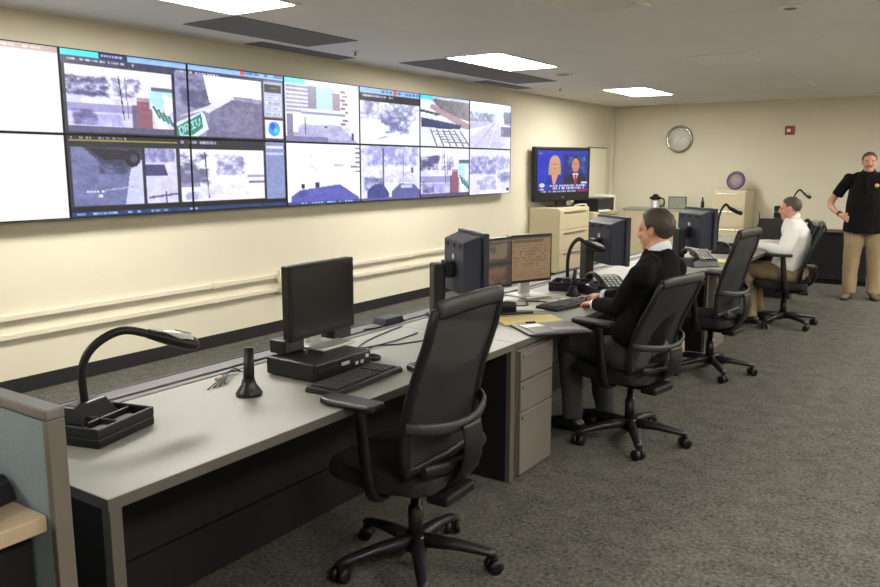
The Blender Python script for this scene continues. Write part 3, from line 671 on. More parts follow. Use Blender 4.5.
desk('near grey-topped desk with the black screen and keyboard on it', 3.745, 1.155, 3.452)
desk('grey-topped desk of the man in the dark sweater', 3.745, 3.456, 5.30, (False, False))
desk('grey-topped desk in front of the empty chair in the middle of the row', 3.765, 5.304, 6.95, (False, True))
desk('grey-topped desk of the man in the white shirt', 3.87, 6.955, 10.4, (False, True))

r = thing('cable_spine', 'long low spine with a grey cap behind the row of desks', 'cable trough', (2.80, 1.155, 0))
L = 10.4-1.155
MB().span((0.02, 0, 0), (0.16, L, 0.715)).build('spine_body', M['dark'], r)
MB().span((0.0, -0.002, 0.715), (0.020, L, 0.745), bev=.003).build('rear_lip', M['black'], r)
MB().span((0.020, 0, 0.715), (0.112, L, 0.742), bev=.003).build('cap', M['greycap'], r)
MB().span((0.112, 0, 0.715), (0.138, L, 0.722)).build('cable_slot', M['black'], r)
MB().span((0.138, 0, 0.715), (0.174, L, 0.741), bev=.003).build('cap', M['greycap'], r)

def pedestal(label, x1, y0, w=0.36, d=0.47):
    r = thing('drawer_pedestal', label, 'drawer unit', (x1, y0+w/2, 0))
    MB().span((-d, -w/2, 0.015), (-0.02, w/2, 0.695), bev=.004).build('body', M['taupe'], r)
    z = 0.02
    for h in (0.345, 0.165, 0.165):
        dr = MB().span((-0.02, -w/2+.003, z+.004), (0.0, w/2-.003, z+h-.004), bev=.004).build('drawer', M['taupe'], r)
        MB().span((0.0, -w/2+.02, z+h-.042), (0.009, w/2-.02, z+h-.022), bev=.003).build('handle', M['silver'] if False else M['greycap'], dr)
        z += h
    return r
pedestal('taupe three-drawer pedestal under the folder beside the man in the dark sweater', 3.765, 3.468, w=0.375)
pedestal('dark taupe drawer pedestal under the desk of the man in the white shirt', 3.82, 6.98)

# cubicle partition and corner worktop at the left
r = thing('cubicle_partition', 'blue-grey fabric cubicle partition with a taupe end post at the left edge', 'partition', (3.845, 0.951, 0))
MB().span((-1.5, 0.012, 0.08), (-0.02, 0.034, 1.035)).build('panel_core', M['dark'], r)
MB().span((-1.5, 0.002, 0.09), (-0.022, 0.012, 1.03), bev=.004).build('fabric_panel', M['fabric'], r)
MB().span((-1.5, 0.034, 0.09), (-0.022, 0.043, 1.03), bev=.004).build('fabric_panel', M['fabric'], r)
MB().span((-1.5, -0.002, 1.035), (-0.0, 0.047, 1.062), bev=.005).build('top_cap', M['greycap'], r)
MB().span((-0.022, 0.0, 0.0), (0.0, 0.045, 1.035), bev=.003).build('end_post', M['post'], r)
MB().span((-1.5, 0.005, 0.0), (-0.022, 0.041, 0.08)).build('base_rail', M['post'], r)
r = thing('corner_worktop', 'pale wood worktop corner with dark supports at the lower left', 'desk', (0, 0, 0))
MB().span((2.5, -0.55, 0.753), (3.815, 0.948, 0.795), bev=.004).build('worktop', M['wood'], r)
MB().span((2.5, 0.86, 0.0), (3.74, 0.945, 0.753)).build('support_panel', M['dark'], r)
MB().span((2.6, -0.50, 0.0), (2.64, 0.86, 0.753)).build('modesty_panel', M['dark'], r)
MB().span((2.5, -0.55, 0.0), (3.74, -0.50, 0.753)).build('support_panel', M['dark'], r)

# ------------------------------------------------------------------ desk equipment makers (local X = towards the user)
def keyboard(label, loc, rz, w=0.46):
    r = thing('keyboard', label, 'keyboard', loc, rz)
    MB().frustum((0, 0, 0), (0.165, w), (0, 0, 0.022), (0.155, w-0.012), axis='Z', bev=.004).build('keyboard_base', M['black'], r)
    k = MB()
    for row in range(6):
        x = -0.058+row*0.0215; n = 20; ww = (w-0.05)/n
        for i in range(n):
            if row == 5 and 4 <= i <= 8:
                if i == 4: k.box((x, -(w-0.05)/2+ww*6.5, 0.0245), (0.017, ww*4.6, 0.008), bev=.002, seg=1)
                continue
            if i in (14, 16) and row > 0 and i == 14: continue
            k.box((x, -(w-0.05)/2+ww*(i+.5), 0.0245), (0.0175, ww*0.84, 0.008), bev=.002, seg=1)
    k.build('keys', M['key'], r)
    return r

def handset(label, loc, rz):
    """upright handset standing in a flared charging foot"""
    r = thing('radio_handset', label, 'handset', loc, rz)
    MB().lathe([(0.050, 0), (0.052, 0.010), (0.044, 0.022), (0.029, 0.045), (0.023, 0.07)], seg=24).build('charging_foot', M['black2'], r)
    MB().loft([(0, 0, 0.05), (0.004, 0, 0.10), (0.010, 0, 0.19)], [(0.024, 0.016), (0.023, 0.015), (0.021, 0.013)], seg=14, side=(0, 1, 0)).build('handset_body', M['black'], r)
    return r

def gooseneck(label, loc, rz, h=0.32, reach=0.42, neck_xy=(0.0, 0.0), ndir=0.0, sc=1.0):
    r = thing('gooseneck_lamp', label, 'desk lamp', loc, rz)
    b = MB(); b.frustum((0, 0, 0), (0.34, 0.30), (0, 0, 0.035), (0.34, 0.30), axis='Z', bev=.008)
    b.build('caddy_base', M['black'], r)
    r.scale = (sc, sc, 1.0)
    w = MB()
    for c, sz in (((0.163, 0, 0.05), (0.012, 0.298, 0.032)), ((-0.163, 0, 0.05), (0.012, 0.298, 0.032)), ((0, 0.143, 0.05), (0.316, 0.012, 0.032)), ((0, -0.143, 0.05), (0.316, 0.012, 0.032)), ((0.06, 0.03, 0.048), (0.010, 0.22, 0.026)), ((0.06, -0.02, 0.048), (0.19, 0.010, 0.026))):
        w.box(c, sz, bev=.004)
    w.build('tray_rim', M['black2'], r)
    nx, ny = neck_xy
    MB().frustum((nx+.015, ny, 0.036), (0.13, 0.20), (nx, ny, 0.095), (0.06, 0.16), axis='Z', bev=.008).build('neck_block', M['black2'], r)
    for y in (-0.075, 0.055):
        MB().box((0.115, y, 0.040), (0.07, 0.10, 0.010), bev=.003).build('compartment_pad', M['slate'], r)
    nx, ny = neck_xy; d = V((math.cos(ndir), math.sin(ndir), 0)); p0 = V((nx, ny, 0.08))
    pts = [p0, p0+V((0, 0, h*0.50)), p0+d*(reach*0.12)+V((0, 0, h*0.80)), p0+d*(reach*0.36)+V((0, 0, h*0.96)), p0+d*(reach*0.62)+V((0, 0, h*0.86))]
    MB().tube(pts, 0.0155, seg=12).build('neck', M['black'], r)
    e = pts[-1]; dn = (d*0.95+V((0, 0, -0.30))).normalized(); sd = V((0, 0, 1)).cross(d)
    hd = MB().tube([e-dn*0.02, e+dn*0.05, e+dn*0.12, e+dn*0.165, e+dn*0.185], [(0.018, 0.017), (0.038, 0.024), (0.056, 0.029), (0.050, 0.025), (0.016, 0.012)], seg=18, side=sd)
    hd = hd.build('lamp_head', M['black'], r)
    up = dn.cross(sd).normalized(); up = up if up.z > 0 else -up
    MB().tube([e+dn*0.035+up*0.013, e+dn*0.10+up*0.017, e+dn*0.15+up*0.014], [(0.018, 0.010), (0.048, 0.018), (0.040, 0.015)], seg=16, side=sd).build('silver_cover', M['silver'], hd, 'silver top cover')
    g = MB()
    for k in range(6): g.box(e+dn*(0.085+0.011*k)+up*0.0352, (0.004, 0.034, 0.002), rz=ndir)
    g.build('vent_slots', M['rubber'], hd)
    return r

def hood_monitor(label, loc, rz, w=0.46, h=0.37, zb=0.14):
    """monitor with a deep back shell on a rear column; screen faces local +X"""
    r = thing('computer_monitor', label, 'monitor', loc, rz)
    MB().span((-0.035, -w/2, zb), (0.0, w/2, zb+h), bev=.006).build('screen_frame', M['slate'], r)
    MB().span((0.0, -w/2+.018, zb+.022), (0.002, w/2-.018, zb+h-.018)).build('screen', M['blackglass'], r)
    s = MB().frustum((-0.035, 0, zb+h/2-.004), (w-0.05, h-0.02), (-0.140, 0, zb+h/2-0.022), (w*0.78, h-0.06), axis='X', bev=.008)
    s = s.build('back_shell', M['slate'], r)
    for k in (-1, 0, 1):
        MB().box((-0.138, k*w*0.26, zb+h-0.078), (0.016, 0.046, 0.026)).build('vent_slot', M['black'], s)
    MB().lathe([(0.016, 0), (0.016, 0.004)], c=(-0.140, 0.0, zb+h*0.60), rot=Matrix.Rotation(-PI/2, 4, 'Y'), seg=16).build('maker_badge', M['silver'], s)
    MB().span((-0.205, -0.05, zb+.10), (-0.146, 0.05, zb+.20), bev=.01).build('mount_arm', M['black'], r)
    MB().span((-0.275, -0.055, 0.02), (-0.205, 0.055, zb+.185), bev=.012).build('column', M['black'], r)
    MB().span((-0.285, -0.09, 0.0), (-0.03, 0.09, 0.02), bev=.006).build('monitor_foot', M['black'], r)
    return r

def flat_monitor(label, loc, rz, w, h, zb, picture=None, foot=True):
    r = thing('computer_monitor', label, 'monitor', loc, rz)
    MB().span((-0.045, -w/2, zb), (0.0, w/2, zb+h), bev=.006).build('screen_frame', M['black'], r)
    if picture is None:
        MB().span((0.0, -w/2+.016, zb+.022), (0.0015, w/2-.016, zb+h-.016)).build('screen', M['blackglass'], r)
    else:
        picture_grid('screen', picture, w-.03, h-.034, M['pcscreen'], r, lambda a, b: (0.0015, -(w-.03)/2+a, zb+h-.015-b))
    MB().frustum((-0.045, 0, zb+h/2), (w*.86, h*.86), (-0.075, 0, zb+h/2), (w*.5, h*.5), axis='X', bev=.006).build('back_shell', M['black'], r)
    MB().span((-0.085, -0.045, 0.01), (-0.055, 0.045, zb+h*.4), bev=.006).build('stand_neck', M['silver'], r)
    MB().span((-0.14, -0.11, 0.0), (0.09, 0.11, 0.012), bev=.004).build('stand_foot', M['silver'], r)
    return r

def desk_phone(label, loc, rz):
    r = thing('desk_phone', label, 'telephone', loc, rz); r.scale = (1.15, 1.15, 1.25)
    MB().frustum((0, 0, 0), (0.20, 0.24), (-0.012, 0, 0.055), (0.17, 0.22), axis='Z', bev=.008).build('phone_body', M['black2'], r)
    tilt = Matrix.Rotation(math.radians(20), 4, 'Y')
    MB().box((-0.0, 0.03, 0.062), (0.17, 0.15, 0.02), rot=tilt, bev=.004).build('key_panel', M['slate'], r)
    kk = MB()
    for i in range(5):
        for j in range(4): kk.box((0.045-0.026*i, -0.02+0.030*j, 0.060+0.0095*i), (0.014, 0.020, 0.008), rot=tilt, bev=.002, seg=1)
    kk.build('buttons', M['silver'], r)
    MB().box((-0.062, 0.03, 0.098), (0.035, 0.12, 0.006), rot=tilt, bev=.002).build('display', M['greenish'], r)
    hs = MB(); hs.tube([(0.085, -0.085, 0.070), (0.05, -0.085, 0.098), (-0.03, -0.085, 0.118), (-0.085, -0.085, 0.105)], [(0.024, 0.016), (0.017, 0.012), (0.017, 0.012), (0.024, 0.016)], seg=12, side=(0, 1, 0))
    hs.ell((0.085, -0.085, 0.066), (0.028, 0.026, 0.016)).ell((-0.088, -0.085, 0.098), (0.028, 0.026, 0.018))
    hs.build('receiver', M['black'], r)
    return r

def cable(label, pts, rad=0.0035, m=None):
    return tag(MB().tube(pts, rad, seg=7, n=8).build('cable', m or M['black']), label, 'cable')

# --- near desk
Z = DT+0.0005
dl = heading((0.95, 0.31))
gooseneck('large gooseneck lamp with a black caddy base on the near desk beside the partition', (3.20, 1.45, Z), dl-0.05, h=0.255, reach=0.42, neck_xy=(-0.06, 0.04), ndir=heading((.42, .90))-dl+0.05, sc=0.9)
handset('black upright handset between the lamp and the computer on the near desk', (3.315, 2.05, Z), heading((-.3, 1)))
r = thing('desktop_computer', 'flat black desktop computer lying under the near black screen', 'computer', (3.275, 2.485, Z), 0)
MB().span((-0.13, -0.18, 0.006), (0.150, 0.18, 0.080), bev=.006).build('case', M['black'], r)
f = MB().span((0.150, -0.177, 0.010), (0.158, 0.177, 0.077), bev=.003).build('front_panel', M['black2'], r)
for y0, y1, z0, z1, m in ((-0.02, 0.03, 0.045, 0.06, 'silver'), (0.07, 0.09, 0.03, 0.045, 'silver'), (0.105, 0.125, 0.03, 0.045, 'silver'), (0.14, 0.16, 0.05, 0.065, 'silver'), (-0.16, -0.05, 0.05, 0.055, 'rubber')):
    MB().span((0.158, y0, z0), (0.161, y1, z1), bev=.001).build('port', M[m], f)
for sx in (-1, 1):
    for sy in (-1, 1): MB().span((sx*.11-.012, sy*.15-.012, 0), (sx*.11+.012, sy*.15+.012, 0.006)).build('foot', M['rubber'], r)
r0 = r
r = flat_monitor('black switched-off screen with two small speakers on the near desk', (3.205, 2.61, Z+0.0805), 0.03, 0.445, 0.332, 0.052)
for y in (-0.185, 0.145):
    s = MB().span((-0.10, y-0.065, 0.002), (-0.012, y+0.065, 0.062), bev=.006).build('speaker', M['black'], r)
    MB().span((-0.012, y-0.055, 0.008), (-0.010, y+0.055, 0.056)).build('speaker_grille', M['rubber'], s)
keyboard('black keyboard on the near desk in front of the black computer', (3.535, 2.44, Z), 0.06, 0.47)
r = thing('computer_mouse', 'small dark mouse lying by the far end of the near keyboard', 'mouse', (3.36, 2.755, Z), 0.7)
MB().ell((0, 0, 0.012), (0.048, 0.028, 0.020)).build('mouse_shell', M['black2'], r)
MB().ell((0.022, 0, 0.027), (0.010, 0.006, 0.007)).build('scroll_wheel', M['silver'], r)
cable('dark cable looping across the near desk behind the mouse', [(3.36, 2.79, Z+.004), (3.25, 2.86, Z+.004), (3.20, 2.98, Z+.004), (3.28, 3.08, Z+.004), (3.36, 3.3, Z+.004), (3.38, 3.42, Z+.004)])
cable('thin cable in a wide loop at the far end of the near desk', [(3.02, 3.45, Z+.004), (3.06, 3.2, Z+.004), (3.12, 2.98, Z+.004), (3.2, 2.88, Z+.012), (3.22, 3.1, Z+.006), (3.2, 3.35, Z+.004)])
cable('thin cable curling between the computer and the near keyboard', [(3.435, 2.60, Z+.02), (3.45, 2.64, Z+.004), (3.41, 2.70, Z+.004), (3.36, 2.71, Z+.004)], 0.003, M['rubber'])
r = thing('cable_bundle', 'tangle of thin leads with a pale connector behind the upright handset on the near desk', 'cables', (3.06, 2.10, Z))
for k in range(4):
    MB().tube([(0.07, -0.10+.03*k, .004), (0.03+.01*k, 0.0, .018), (-0.03, 0.06+.02*k, .012+.005*k), (-0.06+.015*k, 0.16, .006)], 0.003, seg=6).build('lead', M['slate'] if k % 2 else M['rubber'], r)
MB().box((0.02, 0.0, 0.02), (0.022, 0.045, 0.016), rz=.5, bev=.003).build('connector', M['wood'], r)
r = thing('cable_adapter', 'small dark grey adapter with leads on the spine behind the near chair', 'adapter', (2.885, 3.50, 0.7425))
MB().frustum((0, 0, 0), (0.11, 0.17), (0, 0, 0.035), (0.09, 0.15), axis='Z', bev=.006).build('adapter_body', M['slate'], r)
MB().tube([(0.04, -0.08, .02), (0.07, -0.16, .008), (0.03, -0.26, .006)], 0.004, seg=6).build('lead', M['black'], r)
desk_phone('black phone on the pale wood worktop at the left edge', (3.60, 0.80, 0.7955), 0.3)

# --- second desk
doc = Canvas(64, 56, (158, 128, 92)); c = doc
c.shade((150, 120, 84), (172, 142, 104), (4, 4), 3); c.rect(0, 0, 1, .06, (70, 66, 60)); c.rect(.06, .08, .8, .14, (112, 88, 62))
for j in range(11): c.dashes(.08, .19+.07*j, .9, .215+.07*j, (112, 86, 60), 12, 20+j, .6)
img = Canvas(60, 56, (44, 36, 32)); c = img
c.shade((46, 38, 34), (96, 78, 62), (5, 5), 8); c.blob(.1, .05, .95, .45, (150, 132, 108), .40, (6, 5), 9); c.rect(0, .48, 1, .55, (28, 24, 24)); c.blob(.1, .55, .95, .98, (150, 106, 84), .42, (6, 6), 10); c.rect(0, 0, 1, .05, (110, 100, 88))
hood_monitor('dark monitor seen from behind beside the two lit screens, backing on to the near desk', (3.18, 3.975, Z), heading((.62, .78)))
flat_monitor('lit screen with a dim brown picture beside the dark monitor back', (3.055, 4.40, Z), heading((.985, -.17)), 0.40, 0.335, 0.09, img.a)
flat_monitor('lit screen with a tan document, right of the pair on the second desk', (3.13, 4.785, Z), heading((.93, -.37)), 0.385, 0.33, 0.098, doc.a)
keyboard('black keyboard under the hands of the man in the dark sweater', (3.50, 4.55, Z), heading((.93, .05))-0.25, 0.40)
r = thing('computer_mouse', 'black mouse under the right hand of the man in the dark sweater', 'mouse', (3.50, 4.815, Z), 2.9)
MB().ell((0, 0, 0.010), (0.05, 0.028, 0.016)).build('mouse_shell', M['black2'], r)
MB().ell((0.022, 0, 0.022), (0.010, 0.006, 0.006)).build('scroll_wheel', M['red'], r)
r = thing('padfolio', 'black open padfolio with papers and painted glare overhanging the desk edge above the drawer pedestal', 'folder', (3.745, 3.845, Z), heading((.84, -.55))-0.12)
MB().box((0, 0, 0.006), (0.29, 0.37, 0.012), bev=.004).build('cover', M['black2'], r)
MB().box((0.01, 0.01, 0.0135), (0.24, 0.31, 0.003)).build('sheet', M['black2'], r)
MB().box((0.06, 0.06, 0.0165), (0.08, 0.16, 0.002), rz=-.1).build('sheet', M['photoprint'], r)
MB().box((-0.05, -0.09, 0.0165), (0.07, 0.12, 0.002), rz=.2).build('sheet', M['silver'], r)  # pale silver patch painting the glare on the black cover
MB().box((-0.142, -0.06, 0.0165), (0.014, 0.06, 0.010), bev=.003).build('clasp', M['black'], r)
r = thing('yellow_notepad', 'yellow legal pad lying behind the black padfolio on the second desk', 'notepad', (3.52, 4.0, Z), heading((.84, -.55))-0.12)
MB().box((0, 0, 0.008), (0.215, 0.36, 0.014), bev=.002).build('pad', M['yellow'], r)
MB().box((-0.09, 0, 0.0155), (0.03, 0.36, 0.003)).build('binding', M['wood'], r)
tag(MB().box((3.375, 4.02, Z+.014), (0.018, 0.34, 0.026), rz=heading((.84, -.55))-0.05, bev=.006).build('pen_tray', M['black']), 'long black tray edge behind the yellow legal pad', 'tray')
r = thing('speaker_box', 'small black box with a ribbed front behind the yellow legal pad', 'speaker', (3.30, 4.16, Z), 0.5)
MB().span((-0.05, -0.085, 0.0), (0.05, 0.085, 0.055), bev=.008).build('box_body', M['black'], r)
for k in range(3): MB().span((0.05, -0.07, 0.012+.013*k), (0.054, 0.07, 0.018+.013*k)).build('rib', M['rubber'], r)
tag(MB().box((3.30, 4.42, Z+.0015), (0.21, 0.28, 0.002), rz=.5).build('paper_sheet', M['paper']), 'white sheet of paper lying under the lit screens', 'paper')
tag(MB().box((3.36, 4.66, Z+.0015), (0.12, 0.17, 0.002), rz=.9).build('paper_sheet', M['paper']), 'small folded white paper behind the second keyboard', 'paper')
tag(MB().box((3.39, 4.79, Z+.0015), (0.055, 0.07, 0.0025), rz=.4).build('sticky_note', M['yellow']), 'little yellow sticky note by the second keyboard', 'sticky note')
cable('black cable curling over the papers under the lit screens', [(3.13, 4.28, Z+.006), (3.22, 4.3, Z+.012), (3.3, 4.42, Z+.008), (3.24, 4.52, Z+.012), (3.35, 4.6, Z+.008)])
handset('black upright handset beside the tan document screen on the second desk', (3.37, 4.965, Z), 0.4)
gooseneck('gooseneck lamp with a silver head in front of the second dark monitor back', (3.24, 5.22, Z), 0.25, sc=0.85, h=0.30, reach=0.25, neck_xy=(-0.03, -0.03), ndir=heading((.72, .70))-0.25)
desk_phone('black desk phone with rows of keys beside the man in the dark sweater', (3.56, 5.13, Z), heading((.75, -.66)))
# --- third desk
hood_monitor('dark monitor seen from behind left of the man in the dark sweater', (3.335, 5.80, Z), heading((.62, .78)))
desk_phone('black desk phone behind the shoulder of the man in the dark sweater', (3.62, 7.13, Z), heading((.75, -.66)))
r = thing('desk_tray', 'pale paper tray on the desk in front of the empty middle chair', 'tray', (3.48, 6.62, Z), 0.1)
MB().span((-0.13, -0.17, 0), (0.13, 0.17, 0.006)).build('tray_floor', M['silver'], r)
for a, b in (((-0.13, -0.17, 0.006), (0.13, -0.16, 0.05)), ((-0.13, 0.16, 0.006), (0.13, 0.17, 0.05)), ((-0.13, -0.16, 0.006), (-0.12, 0.16, 0.05))): MB().span(a, b).build('tray_wall', M['silver'], r)
MB().box((0, 0, 0.015), (0.21, 0.29, 0.016)).build('paper_stack', M['paper'], r)
r = thing('ribbed_box', 'pale ribbed box on the floor under the desk behind the empty middle chair', 'box', (3.52, 6.62, 0.0), 0.0)
MB().span((-0.10, -0.19, 0.0), (0.10, 0.19, 0.11), bev=.006).build('box_body', M['beige'], r)
for k in range(12): MB().span((0.10, -0.18+.03*k, 0.015), (0.106, -0.165+.03*k, 0.10)).build('rib', M['beige'], r)
# --- fourth desk
hood_monitor('dark monitor seen from behind in front of the tall beige file cabinet', (3.55, 7.40, Z), heading((.62, .78)))
tag(MB().box((3.70, 7.55, Z+.005), (0.20, 0.28, 0.008), rz=.3, bev=.001).build('yellow_notepad', M['yellow']), 'yellow pad beside the phone on the desk of the man in the white shirt', 'notepad')
gooseneck('black gooseneck lamp in front of the tall beige file cabinet', (3.42, 8.64, Z), 0.25, sc=0.75, h=0.42, reach=0.26, neck_xy=(-0.06, 0), ndir=heading((.83, .56))-0.25)
r = thing('desk_phone', 'black phone base under the outstretched hand of the man in the white shirt', 'telephone', (3.52, 8.33, Z), 0.2)
MB().frustum((0, 0, 0), (0.24, 0.26), (-0.02, 0, 0.10), (0.12, 0.22), axis='Z', bev=.015).build('phone_body', M['black2'], r)
MB().tube([(0.06, -0.11, .075), (0.0, -0.11, .115), (-0.08, -0.11, .11)], [(0.02, 0.016), (0.015, 0.012), (0.02, 0.016)], side=(0, 1, 0)).build('receiver', M['black'], r)
flat_monitor('dark screen facing the man in the white shirt', (3.68, 10.0, Z), heading((.45, -.9)), 0.33, 0.25, 0.02)
r = thing('two_way_radio', 'black radio with a thin antenna standing left of the white-shirted man’s screen', 'radio', (3.66, 9.25, Z), 0.3)
r['label'] = 'black radio with a thin antenna beside the tall beige file cabinet'
MB().span((-0.04, -0.045, 0), (0.05, 0.045, 0.06), bev=.008).build('charger', M['black'], r)
MB().span((-0.02, -0.032, 0.05), (0.022, 0.032, 0.23), bev=.008).build('radio_body', M['black'], r)
MB().tube([(0, -0.015, 0.22), (0, -0.015, 0.30), (0, -0.015, 0.38)], [0.009, 0.006, 0.004]).build('antenna', M['black'], r)
MB().lathe([(0.010, 0.225), (0.010, 0.255)], c=(0, 0.016, 0)).build('knob', M['black'], r)
gooseneck('black gooseneck lamp showing above the head of the man in the white shirt', (3.48, 12.33, 0.7305), 0.25, sc=0.6, h=0.50, reach=0.50, neck_xy=(-0.05, 0), ndir=heading((.85, -.4))-0.25)
r = thing('equipment_stack', 'small black stacked device on the black cabinet behind the face of the white-shirted man', 'equipment', (3.315, 12.0+.15, .7305), 0)
for k in range(4): MB().span((-0.05, -0.10, 0.085*k), (0.05, 0.10, 0.085*k+.078), bev=.006).build('unit', M['black'] if k != 1 else M['slate'], r)

desk_phone('black phone on the low black cabinet, showing beside the head of the white-shirted man', (3.80, 12.22, 0.7305), -1.2)

# ------------------------------------------------------------------ office chairs (local X = facing)
BASE_A = math.radians(14-172.5)
def make_chair(label):
    r = thing('office_chair', label, 'office chair', group='black mesh office chairs')
    hub = MB().lathe([(0.05, 0.075), (0.055, 0.09), (0.045, 0.135), (0.035, 0.14)], seg=20).build('base_hub', M['black2'], r)
    for k in range(5):
        a = 2*PI*k/5+BASE_A; d = V((math.cos(a), math.sin(a), 0)); sd = V((-d.y, d.x, 0))
        MB().loft([d*0.03+V((0, 0, .112)), d*0.17+V((0, 0, .105)), d*0.305+V((0, 0, .085)), d*0.335+V((0, 0, .076))], [(0.032, 0.030), (0.028, 0.024), (0.024, 0.017), (0.018, 0.012)], seg=12, side=sd).build('base_leg', M['black2'], r)
        c = MB(); ax = Matrix.Rotation(a+0.6, 4, 'Z') @ Matrix.Rotation(PI/2, 4, 'X')
        p = d*0.325+V((0, 0, 0.03))
        off = (Matrix.Rotation(a+0.6, 3, 'Z') @ V((0, 1, 0)))
        for s in (-1, 1): c.lathe([(0.012, -0.013), (0.030, -0.011), (0.030, 0.011), (0.012, 0.013)], c=p+off*0.020*s, rot=ax, seg=16)
        c.loft([p, p+V((0, 0, 0.05))], 0.008, seg=8)
        c.box(p+V((0, 0, 0.012)), (0.03, 0.02, 0.045), rz=a+0.6, bev=.004)
        c.build('caster', M['black'], r)
    MB().lathe([(0.030, 0.13), (0.030, 0.26), (0.020, 0.262), (0.020, 0.37)], seg=16).build('gas_column', M['black2'], r)
    m = MB(); m.box((-0.03, 0, 0.375), (0.26, 0.17, 0.06), bev=.015); m.box((-0.17, 0, 0.36), (0.10, 0.22, 0.045), bev=.012)
    m.build('mechanism', M['black'], r)
    s = MB()
    prof = [(-0.20, 0.18), (-0.15, 0.24), (-0.0, 0.255), (0.18, 0.255), (0.27, 0.225), (0.30, 0.15)]
    poly = [(x, y) for x, y in prof] + [(x, -y) for x, y in prof[::-1]]
    s.prism(poly, 0.405, 0.475, bev=.022)
    s.build('seat', M['cushion'], r)
    # back: a tall tapered loop, leaning back, with woven panel
    def bp(t, u):   # t 0..1 up, u -1..1 across
        z = 0.50+0.615*t; x = -0.125+0.022*math.sin(PI*min(t*1.25, 1))-0.125*t**1.3
        hw = 0.245+0.012*math.sin(PI*t)-0.004*t
        return V((x-0.03*(1-abs(u))**1.0*(0.6), u*hw, z))
    loop = [bp(t, -1) for t in np.linspace(0, 1, 12)] + [bp(1, u)+V((0, 0, .012*(1-u*u))) for u in np.linspace(-.8, .8, 9)] + [bp(t, 1) for t in np.linspace(1, 0, 12)] + [bp(0, u) for u in np.linspace(.8, -.8, 9)]
    MB().loft(loop, (0.016, 0.027), seg=10, closed=True, side=(1, 0, 0)).build('back_frame', M['black'], r)
    MB().loft([bp(1, u)+V((-0.004, 0, .012*(1-u*u)+.012)) for u in np.linspace(-.98, .98, 13)], [(0.034, 0.017)]*13, seg=12, side=(0, 0, 1)).build('top_rail', M['rubber'], r)
    b = MB(); N, K = 14, 9
    g = [[b.bm.verts.new(bp(t, u)+V((-0.004, 0, 0))) for u in np.linspace(-.97, .97, K)] for t in np.linspace(0.01, .99, N)]
    for i in range(N-1):
        for j in range(K-1):
            f = b.bm.faces.new((g[i][j], g[i][j+1], g[i+1][j+1], g[i+1][j])); f.smooth = True
    b.build('back_mesh', M['mesh'], r)
    # lumbar yoke wrapping around the outside of the back
    yoke = []
    for u in np.linspace(-1, 1, 15):
        p = bp(0.31, u*1.0); k = 1-u*u
        yoke.append(V((p.x-0.012-0.085*k**0.6, u*0.275, p.z-0.03*k)))
    MB().loft(yoke, [(0.024, 0.011)]*15, seg=10, side=(0, 0, 1)).build('lumbar_yoke', M['rubber'], r)
    sp = MB()
    sp.tube([(-0.262, 0, 0.665), (-0.272, 0, 0.57), (-0.245, 0, 0.47), (-0.16, 0, 0.385)], [(0.070, 0.013), (0.072, 0.014), (0.075, 0.016), (0.08, 0.018)], seg=14, side=(0, 1, 0))
    sp.tube([(-0.190, -0.225, 0.515), (-0.222, 0, 0.495), (-0.190, 0.225, 0.515)], [(0.026, 0.014)]*3, seg=10, side=(0, 0, 1))
    sp.build('back_support', M['black'], r)
    for s_ in (-1, 1):
        a = MB()
        a.tube([(0.0, s_*0.17, 0.392), (0.0, s_*0.25, 0.385), (0.01, s_*0.285, 0.42), (0.03, s_*0.290, 0.56), (0.05, s_*0.290, 0.745)], [(0.026, 0.013), (0.026, 0.013), (0.027, 0.016), (0.028, 0.017), (0.024, 0.014)], seg=12, side=(1, 0, 0))
        a = a.build('armrest', M['black'], r)
        MB().prism([(x+0.09, s_*0.288+y) for x, y in ((-0.13, -0.035), (-0.11, -0.048), (0.08, -0.052), (0.125, -0.04), (0.14, 0), (0.125, 0.04), (0.08, 0.052), (-0.11, 0.048), (-0.13, 0.035))], 0.742, 0.768, bev=.010).build('arm_pad', M['black2'], a)
    return r
def recline(c, deg, sz):
    p = V((-0.14, 0, 0.45))
    Mx = Matrix.Translation(p) @ Matrix.Rotation(math.radians(-deg), 4, 'Y') @ Matrix.Diagonal((1, 1, sz, 1)) @ Matrix.Translation(-p)
    for k in c.children:
        if k.name.split('.')[0] in ('back_frame', 'top_rail', 'back_mesh', 'lumbar_yoke', 'back_support'): k.matrix_basis = Mx
ch = make_chair('nearest black mesh office chair, empty at the near desk')
ch.location = (3.83, 2.45, 0); ch.rotation_euler = (0, 0, heading((-1, -.03)))
F1 = V((-.985, .17, 0)).normalized()
c2 = dup(ch, (4.02, 4.38, 0), heading(F1), 'black mesh office chair with the man in the dark sweater sitting on it')
dup(ch, (3.98, 6.26, 0), heading((-.985, .10)), 'empty black mesh office chair between the two seated men')
F2 = V((-.975, -.22, 0)).normalized()
c4 = dup(ch, (4.09, 8.60, 0), heading(F2), 'black mesh office chair with the man in the white shirt sitting on it')
recline(c2, 4.5, .83); recline(c4, 4.5, .88)

